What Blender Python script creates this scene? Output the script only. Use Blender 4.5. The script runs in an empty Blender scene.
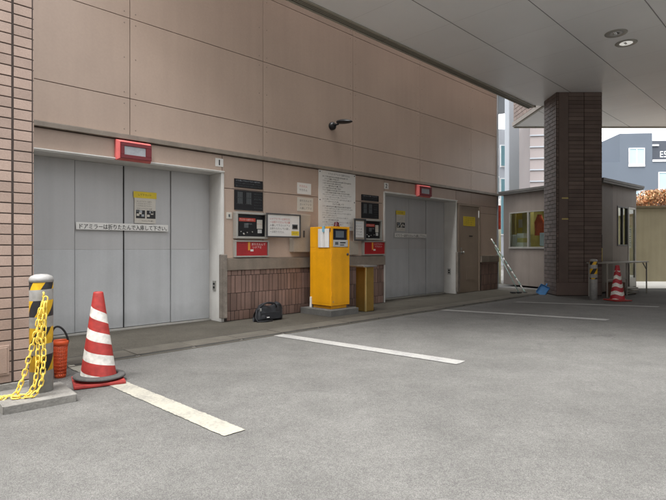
import bpy, bmesh, math, random
from mathutils import Vector, Matrix, noise as mnoise
random.seed(7)
R = math.radians
sc = bpy.context.scene
col = sc.collection

# ------------------------------------------------------------------ frames
# World: X right of the photo, Y away from the camera, Z up.  The car-lift wall runs at 44.7 degrees:
# u runs along it, n stands out from it.
A = R(44.7)
UX, UY = math.cos(A), math.sin(A)
NX, NY = UY, -UX
PX, PY = -1.575, 7.095
def W(u, n, z=0.0):
    return Vector((PX + u*UX + n*NX, PY + u*UY + n*NY, z))

# ------------------------------------------------------------------ materials
MATS = {}
def _n(nt, t, **kw):
    n = nt.nodes.new(t)
    for k, v in kw.items():
        setattr(n, k, v)
    return n
def mat(name, c, rough=0.6, var=0.12, scale=3.0, fine=0.06, fscale=60.0, bump=0.0, bscale=80.0,
        metal=0.0, island=0.0, streak=0.0, dirt=0.0, dirth=0.35, spec=0.4, c2=None, alpha_mix=None):
    if name in MATS:
        return MATS[name]
    m = bpy.data.materials.new(name); m.use_nodes = True
    nt = m.node_tree; L = nt.links.new
    b = nt.nodes['Principled BSDF']
    b.inputs['Roughness'].default_value = rough
    b.inputs['Metallic'].default_value = metal
    b.inputs['Specular IOR Level'].default_value = spec
    geo = _n(nt, 'ShaderNodeNewGeometry')
    pos = geo.outputs['Position']
    fac = None
    def add(v, amp):
        nonlocal fac
        # factor multiplies: 1 + amp*(v-0.5)*2
        mr = _n(nt, 'ShaderNodeMapRange')
        mr.inputs['From Min'].default_value = 0.25; mr.inputs['From Max'].default_value = 0.75
        mr.inputs['To Min'].default_value = 1-amp; mr.inputs['To Max'].default_value = 1+amp
        L(v, mr.inputs['Value'])
        if fac is None:
            fac = mr.outputs['Result']
        else:
            mu = _n(nt, 'ShaderNodeMath', operation='MULTIPLY'); L(fac, mu.inputs[0]); L(mr.outputs['Result'], mu.inputs[1]); fac = mu.outputs[0]
    if var:
        n1 = _n(nt, 'ShaderNodeTexNoise'); n1.inputs['Scale'].default_value = scale; n1.inputs['Detail'].default_value = 5
        L(pos, n1.inputs['Vector']); add(n1.outputs['Fac'], var)
    if fine:
        n2 = _n(nt, 'ShaderNodeTexNoise'); n2.inputs['Scale'].default_value = fscale; n2.inputs['Detail'].default_value = 3
        L(pos, n2.inputs['Vector']); add(n2.outputs['Fac'], fine)
    if streak:
        mp = _n(nt, 'ShaderNodeMapping'); mp.inputs['Scale'].default_value = (9, 9, 0.5); L(pos, mp.inputs['Vector'])
        n3 = _n(nt, 'ShaderNodeTexNoise'); n3.inputs['Scale'].default_value = 1.0; n3.inputs['Detail'].default_value = 4
        L(mp.outputs[0], n3.inputs['Vector']); add(n3.outputs['Fac'], streak)
    if island:
        mr = _n(nt, 'ShaderNodeMapRange'); mr.inputs['To Min'].default_value = 1-island; mr.inputs['To Max'].default_value = 1+island
        L(geo.outputs['Random Per Island'], mr.inputs['Value'])
        if fac is None: fac = mr.outputs['Result']
        else:
            mu = _n(nt, 'ShaderNodeMath', operation='MULTIPLY'); L(fac, mu.inputs[0]); L(mr.outputs['Result'], mu.inputs[1]); fac = mu.outputs[0]
    if dirt:
        sp = _n(nt, 'ShaderNodeSeparateXYZ'); L(pos, sp.inputs[0])
        nz = _n(nt, 'ShaderNodeTexNoise'); nz.inputs['Scale'].default_value = 6; nz.inputs['Detail'].default_value = 4; L(pos, nz.inputs['Vector'])
        ad = _n(nt, 'ShaderNodeMath', operation='MULTIPLY_ADD'); L(nz.outputs['Fac'], ad.inputs[0]); ad.inputs[1].default_value = -dirth; L(sp.outputs['Z'], ad.inputs[2])
        mr = _n(nt, 'ShaderNodeMapRange'); mr.inputs['From Min'].default_value = -0.5*dirth; mr.inputs['From Max'].default_value = dirth*0.6
        mr.inputs['To Min'].default_value = 1-dirt; mr.inputs['To Max'].default_value = 1
        L(ad.outputs[0], mr.inputs['Value'])
        if fac is None: fac = mr.outputs['Result']
        else:
            mu = _n(nt, 'ShaderNodeMath', operation='MULTIPLY'); L(fac, mu.inputs[0]); L(mr.outputs['Result'], mu.inputs[1]); fac = mu.outputs[0]
    if fac is not None:
        vm = _n(nt, 'ShaderNodeVectorMath', operation='SCALE')
        vm.inputs[0].default_value = c[:3]
        L(fac, vm.inputs['Scale']); L(vm.outputs[0], b.inputs['Base Color'])
        m['vm'] = vm.name
    else:
        b.inputs['Base Color'].default_value = (*c[:3], 1)
    if bump:
        nb = _n(nt, 'ShaderNodeTexNoise'); nb.inputs['Scale'].default_value = bscale; nb.inputs['Detail'].default_value = 4; L(pos, nb.inputs['Vector'])
        bp = _n(nt, 'ShaderNodeBump'); bp.inputs['Strength'].default_value = bump; bp.inputs['Distance'].default_value = 0.01
        L(nb.outputs['Fac'], bp.inputs['Height']); L(bp.outputs[0], b.inputs['Normal'])
    MATS[name] = m
    return m

def mat_asphalt(name, c, worn=0.25):
    m = bpy.data.materials.new(name); m.use_nodes = True; MATS[name] = m
    nt = m.node_tree; L = nt.links.new; b = nt.nodes['Principled BSDF']
    b.inputs['Roughness'].default_value = 0.85; b.inputs['Specular IOR Level'].default_value = 0.25
    geo = _n(nt, 'ShaderNodeNewGeometry'); pos = geo.outputs['Position']
    def noise(scale, detail=4, rough=0.6):
        n = _n(nt, 'ShaderNodeTexNoise'); n.inputs['Scale'].default_value = scale; n.inputs['Detail'].default_value = detail
        n.inputs['Roughness'].default_value = rough; L(pos, n.inputs['Vector']); return n.outputs['Fac']
    def rng(v, a, b_, lo, hi):
        mr = _n(nt, 'ShaderNodeMapRange'); mr.inputs['From Min'].default_value = a; mr.inputs['From Max'].default_value = b_
        mr.inputs['To Min'].default_value = lo; mr.inputs['To Max'].default_value = hi; L(v, mr.inputs['Value']); return mr.outputs['Result']
    def mul(a, b_):
        mu = _n(nt, 'ShaderNodeMath', operation='MULTIPLY'); L(a, mu.inputs[0]); L(b_, mu.inputs[1]); return mu.outputs[0]
    v = _n(nt, 'ShaderNodeTexVoronoi'); v.inputs['Scale'].default_value = 230; L(pos, v.inputs['Vector'])
    bw = _n(nt, 'ShaderNodeRGBToBW'); L(v.outputs['Color'], bw.inputs[0])
    f = rng(bw.outputs[0], 0.15, 0.85, 0.74, 1.25)                 # single stones
    f = mul(f, rng(v.outputs['Distance'], 0.0, 0.7, 1.08, 0.80))   # binder between them
    f = mul(f, rng(noise(0.55, 6, 0.65), 0.3, 0.7, 1-worn, 1+worn))  # worn and stained areas
    f = mul(f, rng(noise(2.6, 5, 0.7), 0.3, 0.7, 0.87, 1.13))
    f = mul(f, rng(noise(30, 4, 0.7), 0.3, 0.7, 0.88, 1.12))
    st = noise(1.3, 3, 0.5)
    f = mul(f, rng(st, 0.66, 0.74, 1.0, 0.74))                    # oil spots
    vc = _n(nt, 'ShaderNodeTexVoronoi', feature='DISTANCE_TO_EDGE'); vc.inputs['Scale'].default_value = .42
    wz = _n(nt, 'ShaderNodeTexNoise'); wz.inputs['Scale'].default_value = 2.2; wz.inputs['Detail'].default_value = 6; L(pos, wz.inputs['Vector'])
    wv = _n(nt, 'ShaderNodeVectorMath', operation='MULTIPLY_ADD'); L(wz.outputs['Color'], wv.inputs[0]); wv.inputs[1].default_value = (.9, .9, 0); L(pos, wv.inputs[2])
    L(wv.outputs[0], vc.inputs['Vector'])
    crk = rng(vc.outputs['Distance'], .0015, .005, 0.0, 1.0)
    msk = rng(noise(.5, 2, .5), .50, .60, 1.0, 0.0)
    f = mul(f, rng(M_(nt, 'MAXIMUM', crk, msk), 0, 1, .80, 1.0))      # hairline cracks in places
    vm = _n(nt, 'ShaderNodeVectorMath', operation='SCALE'); vm.inputs[0].default_value = c; L(f, vm.inputs['Scale'])
    L(vm.outputs[0], b.inputs['Base Color'])
    bp = _n(nt, 'ShaderNodeBump'); bp.inputs['Strength'].default_value = 0.5; bp.inputs['Distance'].default_value = 0.004
    inv = rng(v.outputs['Distance'], 0, 0.7, 1, 0); L(inv, bp.inputs['Height']); L(bp.outputs[0], b.inputs['Normal'])
    return m

def mat_lines(name, k=1.0, t=(1, 1, 1)):
    """worn thermoplastic paint: off-white with speckled wear"""
    m = bpy.data.materials.new(name); m.use_nodes = True; MATS[name] = m
    nt = m.node_tree; L = nt.links.new; b = nt.nodes['Principled BSDF']; b.inputs['Roughness'].default_value = 0.7
    geo = _n(nt, 'ShaderNodeNewGeometry')
    n1 = _n(nt, 'ShaderNodeTexNoise'); n1.inputs['Scale'].default_value = 45; n1.inputs['Detail'].default_value = 8; n1.inputs['Roughness'].default_value = 0.75
    n2 = _n(nt, 'ShaderNodeTexNoise'); n2.inputs['Scale'].default_value = 5; n2.inputs['Detail'].default_value = 4
    L(geo.outputs['Position'], n1.inputs['Vector']); L(geo.outputs['Position'], n2.inputs['Vector'])
    ad = _n(nt, 'ShaderNodeMath', operation='MULTIPLY_ADD'); L(n2.outputs['Fac'], ad.inputs[0]); ad.inputs[1].default_value = 0.55; L(n1.outputs['Fac'], ad.inputs[2])
    cr = _n(nt, 'ShaderNodeValToRGB'); cr.color_ramp.elements[0].position = 0.42; cr.color_ramp.elements[0].color = (.385, .368, .305, 1)
    cr.color_ramp.elements[1].position = 1.0; cr.color_ramp.elements[1].color = (.19, .183, .165, 1)
    e = cr.color_ramp.elements.new(0.78); e.color = (.31, .297, .25, 1)
    vt = _n(nt, 'ShaderNodeVectorMath', operation='MULTIPLY'); vt.inputs[1].default_value = t
    L(ad.outputs[0], cr.inputs[0]); L(cr.outputs[0], vt.inputs[0]); L(vt.outputs[0], b.inputs['Base Color'])
    return m

def mat_bands(name, ca, cb, fn, rough=0.55, wear=0.25):
    """two colours chosen by a field of the object's own (angle, z): fn(nt, ang01, z) -> 0..1 socket"""
    m = bpy.data.materials.new(name); m.use_nodes = True; MATS[name] = m
    nt = m.node_tree; L = nt.links.new; b = nt.nodes['Principled BSDF']; b.inputs['Roughness'].default_value = rough
    tc = _n(nt, 'ShaderNodeTexCoord'); sp = _n(nt, 'ShaderNodeSeparateXYZ'); L(tc.outputs['Object'], sp.inputs[0])
    at = _n(nt, 'ShaderNodeMath', operation='ARCTAN2'); L(sp.outputs['Y'], at.inputs[0]); L(sp.outputs['X'], at.inputs[1])
    an = _n(nt, 'ShaderNodeMath', operation='DIVIDE'); L(at.outputs[0], an.inputs[0]); an.inputs[1].default_value = 2*math.pi
    out = fn(nt, an.outputs[0], sp.outputs['Z'])
    n1 = _n(nt, 'ShaderNodeTexNoise'); n1.inputs['Scale'].default_value = 25; n1.inputs['Detail'].default_value = 6; L(tc.outputs['Object'], n1.inputs['Vector'])
    mr = _n(nt, 'ShaderNodeMapRange'); mr.inputs['From Min'].default_value = .3; mr.inputs['From Max'].default_value = .7
    mr.inputs['To Min'].default_value = 1-wear; mr.inputs['To Max'].default_value = 1+wear*.4; L(n1.outputs['Fac'], mr.inputs['Value'])
    vm = _n(nt, 'ShaderNodeVectorMath', operation='SCALE'); L(out, vm.inputs[0]); L(mr.outputs['Result'], vm.inputs['Scale'])
    L(vm.outputs[0], b.inputs['Base Color'])
    return m
def M_(nt, op, a, b=None, c=None):
    n = _n(nt, 'ShaderNodeMath', operation=op)
    for i, v in enumerate((a, b, c)):
        if v is None: continue
        if isinstance(v, (int, float)): n.inputs[i].default_value = v
        else: nt.links.new(v, n.inputs[i])
    return n.outputs[0]
def MIX(nt, f, a, b):
    n = _n(nt, 'ShaderNodeMix', data_type='RGBA')
    nt.links.new(f, n.inputs['Factor'])
    for s, v in (('A', a), ('B', b)):
        i = [x for x in n.inputs if x.name == s and x.type == 'RGBA'][0]
        if isinstance(v, tuple): i.default_value = (*v, 1)
        else: nt.links.new(v, i)
    return [x for x in n.outputs if x.type == 'RGBA'][0]

def mat_glass(name, tint=(.85, .9, .88), refl=0.12):
    m = bpy.data.materials.new(name); m.use_nodes = True; MATS[name] = m
    nt = m.node_tree; L = nt.links.new; nt.nodes.remove(nt.nodes['Principled BSDF'])
    out = nt.nodes['Material Output']
    t = _n(nt, 'ShaderNodeBsdfTransparent'); t.inputs[0].default_value = (*tint, 1)
    g = _n(nt, 'ShaderNodeBsdfGlossy'); g.inputs['Roughness'].default_value = 0.03
    fr = _n(nt, 'ShaderNodeLayerWeight'); fr.inputs[0].default_value = .5
    ma = M_(nt, 'MULTIPLY_ADD', M_(nt, 'POWER', fr.outputs['Facing'], 4.0), .6, refl*0.4)
    mx = _n(nt, 'ShaderNodeMixShader'); L(ma, mx.inputs[0]); L(t.outputs[0], mx.inputs[1]); L(g.outputs[0], mx.inputs[2]); L(mx.outputs[0], out.inputs[0])
    return m

m_clad   = mat('cladding panel', (.435, .335, .272), .45, .09, .8, .03, 40, streak=.03, dirt=.1, dirth=.6, island=.04, bump=.05, bscale=2.5, spec=.35)
m_screw  = mat('screw head', (.24, .195, .165), .5)
m_ledge  = mat('ledge metal', (.235, .20, .165), .5, .12, 4, streak=.12)
m_core   = mat('dark joint', (.10, .078, .066), .9)
m_belt   = mat('belt concrete', (.215, .18, .145), .85, .18, 5, .1, 90, bump=.2, streak=.1)
m_tileb  = mat('brown wall tile', (.215, .138, .112), .5, .12, 6, .08, 90, island=.28, dirt=.25, dirth=.3)
m_grout  = mat('dark grout', (.05, .038, .033), .95)
m_grout2 = mat('pale grout', (.085, .068, .06), .95)
m_pier   = mat('pink brick tile', (.41, .305, .252), .55, .10, 5, .09, 120, bump=.12, island=.13)
m_colt   = mat('dark brick tile', (.150, .112, .097), .55, .12, 4, .1, 100, bump=.12, island=.2)
m_fac    = mat('facade brick tile', (.24, .17, .14), .55, .1, 4, .1, 100, island=.18)
m_conc   = mat('concrete', (.30, .29, .265), .9, .22, 6, .14, 70, bump=.35, bscale=60)
m_padc   = mat('dark concrete', (.105, .102, .095), .9, .22, 6, .14, 70, bump=.35, bscale=60)
m_door   = mat('door steel upper', (.455, .455, .455), .36, .05, 1.5, .02, 60, streak=.05, bump=.06, bscale=2.2)
m_doorb  = mat('door steel lower', (.475, .487, .495), .38, .07, 2.2, .03, 60, streak=.06, dirt=.3, dirth=.26, bump=.06, bscale=2.2)
m_frame  = mat('frame paint', (.66, .65, .62), .45, .08, 4, .03, 60, streak=.08, dirt=.2, dirth=.3)
m_wood   = mat('weathered rubber guard', (.19, .165, .14), .85, .25, 10, .15, 60, streak=.3, bump=.2)
m_sdoor  = mat('service door paint', (.29, .228, .175), .5, .07, 3, .03, 60, streak=.05, dirt=.15)
m_steel  = mat('brushed steel', (.52, .52, .50), .32, .1, 12, .05, 90, metal=.85)
m_dsteel = mat('dark steel', (.06, .06, .062), .45, .1, 10)
m_black  = mat('black panel', (.012, .012, .014), .4, .1, 10, spec=.25)
m_blackm = mat('black matt', (.016, .016, .017), .75, .1, 10)
m_glyph  = mat('grey glyph', (.09, .10, .105), .6)
m_white  = mat('white board', (.72, .71, .68), .5, .05, 5, .02)
m_whitei = mat('cream board', (.56, .53, .47), .55, .06, 5, .03)
m_paper  = mat('paper', (.72, .71, .69), .7, .05, 6)
m_ink    = mat('black ink', (.03, .03, .032), .7)
m_inkr   = mat('red ink', (.48, .07, .05), .7)
m_yel    = mat('yellow notice', (.66, .50, .035), .6, .1, 6)
m_redbox = mat('sky lit red paint', (.66, .145, .135), .45, .12, 8, streak=.1)  # skylight on the slanted housing sides is put into this pinker red
m_redd   = mat('dark red face', (.15, .007, .013), .35, .1, 6)
m_beac   = mat('maroon beacon', (.075, .012, .018), .25)
m_lens   = mat('grey lens', (.36, .38, .41), .25, .12, 14)
m_rsign  = mat('red sign face', (.40, .018, .022), .35, .08, 8)
m_orange = mat('orange strip', (.75, .33, .04), .5)
m_mach   = mat('machine yellow paint', (.80, .365, .006), .36, .10, 3, .04, 50, streak=.08, dirt=.22, dirth=.4, spec=.5)
m_machg  = mat('machine grey plastic', (.50, .50, .49), .4, .05, 8)
m_screen = mat('screen', (.02, .025, .04), .08, .05, 8, spec=.6)
m_scrl   = mat('screen content', (.13, .16, .19), .12)
m_cabin  = mat('cabinet paint', (.36, .315, .26), .5, .08, 5, streak=.1)
m_brass  = mat('bronze panel', (.42, .27, .075), .38, .15, 4, .06, 60, metal=.75, streak=.1)
m_brassl = mat('polished edge', (.85, .68, .30), .3, metal=.8)
m_cloth  = mat('black nylon', (.014, .015, .018), .6, .2, 15, .2, 200, bump=.3, bscale=220)
m_rubber = mat('black rubber', (.085, .083, .08), .8, .25, 14, .15, 90, bump=.2)
m_redpl  = mat('red plastic', (.30, .035, .03), .6, .35, 12, .12, 60)
m_bask   = mat('orange plastic', (.66, .10, .03), .4, .12, 12)
m_chain  = mat('yellow chain plastic', (.82, .60, .10), .45, .15, 30, island=.1)
m_boll   = mat('steel post', (.33, .325, .315), .5, .15, 8, .08, 60, streak=.1)
m_soft_trim = mat('soffit trim', (.36, .34, .28), .5, .1, 5)
m_slot   = mat('slot shadow', (.03, .029, .026), .9)
m_slot2  = mat('vent mesh', (.13, .125, .105), .8)
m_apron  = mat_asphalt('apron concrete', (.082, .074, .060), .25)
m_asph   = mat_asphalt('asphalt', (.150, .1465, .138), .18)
m_pave   = mat('pale sunlit paving', (.80, .79, .76), .8, .08, 2, .05)  # pale concrete, with sunlight on the open ground put into its colour
m_gut    = mat('gutter concrete', (.092, .083, .068), .9, .25, 5, .16, 80, bump=.3, island=.15)
m_line   = mat_lines('worn cream paint', 1.0, (1, 1, 1))
m_line2  = mat_lines('worn white paint', 1.0, (1.0, 1.03, 1.16))
m_booth  = mat('booth panel', (.275, .234, .205), .55, .07, 3, .03, streak=.07, dirt=.2)
m_boothd = mat('booth dark panel', (.17, .14, .12), .55, .07, 3, .03)
m_roof   = mat('booth roof metal', (.15, .145, .135), .5, .12, 5)
m_alu    = mat('aluminium', (.40, .39, .36), .4, .06, 8, metal=.4)
m_inner  = mat('booth interior', (.42, .36, .13), .7, .25, 3)
m_bwall  = mat('beige garden wall', (.33, .30, .205), .85, .12, 1.5, .05, streak=.08)
m_bcap   = mat('wall cap', (.15, .125, .075), .8)
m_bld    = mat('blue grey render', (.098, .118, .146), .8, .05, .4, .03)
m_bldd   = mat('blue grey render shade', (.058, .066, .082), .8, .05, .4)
m_bwin   = mat('pale window glass', (.34, .47, .53), .12, .1, .6)
m_wfr    = mat('white window frame', (.75, .76, .76), .5)
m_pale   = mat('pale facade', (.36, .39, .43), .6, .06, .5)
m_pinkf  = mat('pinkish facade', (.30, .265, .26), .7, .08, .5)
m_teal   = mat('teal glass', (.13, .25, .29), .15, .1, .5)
m_blue   = mat('blue plastic', (.07, .24, .52), .4, .12, 12)
m_green  = mat('pale green tube', (.30, .42, .38), .4, .1, 12)
m_card   = mat('brown cardboard', (.11, .06, .04), .85, .15, 8)
m_glass  = mat_glass('window glass')
m_lamp   = mat('black lamp casting', (.012, .012, .013), .4, .1, 10)
m_refl   = mat('downlight reflector', (.85, .85, .84), .18, metal=.7)
m_trimg  = mat('grey corner trim', (.30, .32, .34), .5)
m_stick  = mat('clear blue clip', (.22, .48, .62), .4)
m_mark   = mat('yellow marker', (.55, .45, .17), .6)

# ------------------------------------------------------------------ mesh helper
class MB:
    def __init__(s, ou=0.0, oz=0.0):
        s.v, s.f, s.m, s.sm = [], [], [], []
        s.ou, s.oz = ou, oz
        s.slots = []
    def slot(s, m):
        if m not in s.slots: s.slots.append(m)
        return s.slots.index(m)
    def add(s, vs, fs, m, smooth=False, M=None):
        k = len(s.v); i = s.slot(m)
        for p in vs:
            p = Vector(p)
            s.v.append(M @ p if M else p)
        for f in fs:
            s.f.append([k+a for a in f]); s.m.append(i); s.sm.append(smooth)
    def box(s, x0, x1, y0, y1, z0, z1, m, bev=0.0, M=None):
        if x1 < x0: x0, x1 = x1, x0
        if y1 < y0: y0, y1 = y1, y0
        if z1 < z0: z0, z1 = z1, z0
        if bev <= 0:
            vs = [(x, y, z) for z in (z0, z1) for y in (y0, y1) for x in (x0, x1)]
            fs = [(0, 2, 3, 1), (4, 5, 7, 6), (0, 1, 5, 4), (2, 6, 7, 3), (0, 4, 6, 2), (1, 3, 7, 5)]
            s.add(vs, fs, m, False, M); return
        bm = bmesh.new(); bmesh.ops.create_cube(bm, size=1)
        for v in bm.verts:
            v.co = Vector(((x0+x1)/2 + v.co.x*(x1-x0), (y0+y1)/2 + v.co.y*(y1-y0), (z0+z1)/2 + v.co.z*(z1-z0)))
        b = min(bev, .45*min(x1-x0, y1-y0, z1-z0))
        bmesh.ops.bevel(bm, geom=bm.edges[:], offset=b, segments=2, profile=.6, affect='EDGES')
        s.bm(bm, m, False, M)
    def bm(s, bm, m, smooth=False, M=None):
        bm.verts.index_update()
        s.add([v.co.copy() for v in bm.verts], [[v.index for v in f.verts] for f in bm.faces], m, smooth, M); bm.free()
    def wbox(s, u0, u1, n0, n1, z0, z1, m, bev=0.0):
        s.box(u0-s.ou, u1-s.ou, -n1, -n0, z0-s.oz, z1-s.oz, m, bev)
    def prism(s, pts, z0, z1, m):
        k = len(pts)
        a = sum(pts[i][0]*pts[(i+1) % k][1]-pts[(i+1) % k][0]*pts[i][1] for i in range(k))
        if a < 0: pts = pts[::-1]
        vs = [(p[0], p[1], z0) for p in pts]+[(p[0], p[1], z1) for p in pts]
        fs = [list(range(k))[::-1], list(range(k, 2*k))]+[(i, (i+1) % k, k+(i+1) % k, k+i) for i in range(k)]
        s.add(vs, fs, m)
    def lathe(s, prof, m, seg=32, smooth=True, M=None, cap=True):
        vs, fs = [], []
        for r, z in prof:
            for i in range(seg):
                a = 2*math.pi*i/seg; vs.append((r*math.cos(a), r*math.sin(a), z))
        for j in range(len(prof)-1):
            for i in range(seg):
                fs.append((j*seg+i, j*seg+(i+1) % seg, (j+1)*seg+(i+1) % seg, (j+1)*seg+i))
        if cap:
            fs.append(tuple(range(seg))[::-1]); fs.append(tuple((len(prof)-1)*seg+i for i in range(seg)))
        s.add(vs, fs, m, smooth, M)
    def tube(s, pts, r, m, seg=10, closed=False, smooth=True):
        pts = [Vector(p) for p in pts]; n = len(pts); vs, fs = [], []
        up = None
        for i, p in enumerate(pts):
            if closed: t = pts[(i+1) % n]-pts[i-1]
            else: t = pts[min(i+1, n-1)]-pts[max(i-1, 0)]
            t.normalize()
            if up is None:
                up = Vector((0, 0, 1)) if abs(t.z) < .9 else Vector((1, 0, 0))
            x = t.cross(up)
            if x.length < 1e-4: x = t.orthogonal()
            x.normalize(); y = x.cross(t).normalized(); up = y
            rr = r[i] if isinstance(r, (list, tuple)) else r
            for k in range(seg):
                a = 2*math.pi*k/seg; vs.append(p + x*(rr*math.cos(a)) + y*(rr*math.sin(a)))
        for i in range(n if closed else n-1):
            for k in range(seg):
                a, b = i*seg, ((i+1) % n)*seg
                fs.append((a+k, a+(k+1) % seg, b+(k+1) % seg, b+k))
        if not closed:
            fs.append(tuple(range(seg))[::-1]); fs.append(tuple((n-1)*seg+k for k in range(seg)))
        s.add(vs, fs, m, smooth)
    def build(s, name, parent=None, loc=None, rz=0.0):
        me = bpy.data.meshes.new(name)
        me.from_pydata([tuple(v) for v in s.v], [], s.f)
        for m in s.slots: me.materials.append(m)
        me.polygons.foreach_set('material_index', s.m); me.polygons.foreach_set('use_smooth', s.sm)
        me.update()
        if any(s.sm) and not all(s.sm): pass
        o = bpy.data.objects.new(name, me); col.objects.link(o)
        if parent: o.parent = parent
        if loc is not None: o.location = loc
        if rz: o.rotation_euler.z = rz
        return o

def tag(o, label=None, cat=None, group=None, kind=None):
    if label: o['label'] = label
    if cat: o['category'] = cat
    if group: o['group'] = group
    if kind: o['kind'] = kind
    return o
def thing(name, label, cat, loc=(0, 0, 0), rz=0.0, group=None):
    o = bpy.data.objects.new(name, None); o.empty_display_size = .2; col.objects.link(o)
    o.location = loc; o.rotation_euler.z = rz
    return tag(o, label, cat, group)
def wthing(name, label, cat, u, z=0.0, group=None):
    return thing(name, label, cat, W(u, 0, z), A, group)

_fc = {}
def text_geo(body, size, res=3):
    key = (body, size)
    if key in _fc: return _fc[key]
    c = bpy.data.curves.new('lettering', 'FONT'); c.body = body; c.size = size; c.resolution_u = res
    c.align_x = 'CENTER'; c.align_y = 'CENTER'
    o = bpy.data.objects.new('lettering', c); col.objects.link(o)
    bpy.context.view_layer.update()
    e = o.evaluated_get(bpy.context.evaluated_depsgraph_get()); me = e.to_mesh()
    vs = [v.co.copy() for v in me.vertices]; fs = [list(p.vertices) for p in me.polygons]
    e.to_mesh_clear(); bpy.data.objects.remove(o); bpy.data.curves.remove(c)
    _fc[key] = (vs, fs); return _fc[key]
def wtext(mb, body, size, u, n, z, m, width=None, bold=0):
    vs, fs = text_geo(body, size)
    x0 = min(v.x for v in vs); x1 = max(v.x for v in vs); k = (width/(x1-x0)) if width else 1
    cx = (x0+x1)/2; cy = (min(v.y for v in vs)+max(v.y for v in vs))/2
    for b in ((0,) if not bold else (-bold, 0, bold)):
        mb.add([((v.x-cx)*k + u-mb.ou + b, -n - abs(b)*.02, v.y-cy + z-mb.oz) for v in vs], fs, m)
PRINT = 'ドアミラーは折りたたんで入庫して下さい。'
def scribble(mb, u0, u1, z, h, n, m, rng, fill=.8):
    """one row of small print, too small to read in the photo; it repeats the wording of the door strips"""
    k = max(1, int((u1-u0)/(h*1.0))); st = rng.randrange(len(PRINT)-1)
    body = (PRINT[:-1]*3)[st:st+min(k, 26)]
    vs, fs = text_geo(body, 1.0, 1)
    x0 = min(v.x for v in vs); x1 = max(v.x for v in vs); y0 = min(v.y for v in vs); y1 = max(v.y for v in vs)
    sx = min((u1-u0)/(x1-x0), h*1.05); sy = h*1.05
    mb.add([((v.x-x0)*sx+u0-mb.ou, -n-.0006, (v.y-(y0+y1)/2)*sy+z-mb.oz) for v in vs], fs, m)

def tiles(mb, o, d, length, z0, z1, tw, th, gap, proud, m, mode='run', out=None, back=None, bev=.003, rng=random):
    """tile facing on a vertical plane in local plan coordinates: o start, d direction, outward is to the right of d"""
    d = Vector((d[0], d[1])).normalized(); nrm = Vector((d.y, -d.x))
    Mx = Matrix(((d.x, -nrm.x, 0, o[0]), (d.y, -nrm.y, 0, o[1]), (0, 0, 1, 0), (0, 0, 0, 1)))
    rows = max(1, round((z1-z0)/(th+gap))); th2 = (z1-z0)/rows-gap
    for r in range(rows):
        za = z0 + r*(th2+gap)+gap/2
        x = -(tw+gap)*.5 if (mode == 'run' and r % 2) else 0.0
        while x < length-.005:
            a, b = max(0, x)+gap/2, min(length, x+tw+gap)-gap/2
            if b-a > .012:
                pr = proud + rng.uniform(-.0012, .0012)
                mb.box(a, b, -pr, .004, za, za+th2, m, bev, Mx)
            x += tw+gap
    if back: mb.box(0, length, .001, .02, z0, z1, back, 0, Mx)

def clip_uv(x):
    return x

# ================================================================== SETTING
def sheet(name, pts, z, m, sub=0):
    mb = MB(); mb.add([(p[0], p[1], z) for p in pts], [list(range(len(pts)))], m)
    return tag(mb.build(name), kind='structure')
sheet('ground', [(-150, -80), (150, -80), (150, 260), (-150, 260)], 0.0, m_asph)
# apron in front of the lift doors
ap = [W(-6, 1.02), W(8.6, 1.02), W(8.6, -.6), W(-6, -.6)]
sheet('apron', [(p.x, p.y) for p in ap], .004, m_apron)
g = MB()
u = -6.0
rg = random.Random(3)
while u < 7.4:
    L_ = .6
    g.box(u+.004, u+L_-.004, -1.335, -1.03, 0.0, .012+rg.uniform(-.002, .002), m_gut, .004)
    # the slit the water runs through, a dark gap on the road side
    g.box(u+.03, u+.57, -1.395, -1.336, 0.0, .0085, m_slot); g.box(u+.004, u+.596, -1.029, -.995, 0.0, .0075, m_slot)
    u += L_
g.box(-6, 7.4, -1.415, -1.395, 0, .0075, m_gut)
tag(g.build('gutter', loc=W(0, 0, 0), rz=A), kind='structure')
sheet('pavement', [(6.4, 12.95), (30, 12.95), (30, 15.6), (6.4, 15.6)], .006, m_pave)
for nm, q in (('bay_line', [(-2.45, 4.50), (-2.36, 4.60), (-.501, 2.877), (-.606, 2.778)]),
              ('bay_line', [(-.80, 6.03), (-.655, 6.12), (1.225, 4.622), (1.11, 4.497)]),
              ('bay_line', [(1.80, 8.40), (1.93, 8.49), (4.06, 7.335), (3.93, 7.215)]),
              ('bay_line', [(3.47, 9.66), (3.62, 9.74), (5.86, 8.95), (5.74, 8.84)])):
    pts = []
    for i_ in range(4):
        a_, b_ = Vector(q[i_]), Vector(q[(i_+1) % 4]); k_ = max(3, int((b_-a_).length/.012)); nn_ = (b_-a_).orthogonal().normalized()
        for j_ in range(k_):
            p_ = a_.lerp(b_, j_/k_); v3 = Vector((p_.x*9, p_.y*9, 1)); v4 = Vector((p_.x*45, p_.y*45, 4))
            pts.append(tuple(p_ + nn_*(mnoise.noise(v3)*.004+mnoise.noise(v4)*.006)))
    sheet(nm, pts, .005, m_line if q[0][0] < -2 else m_line2)

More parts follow.
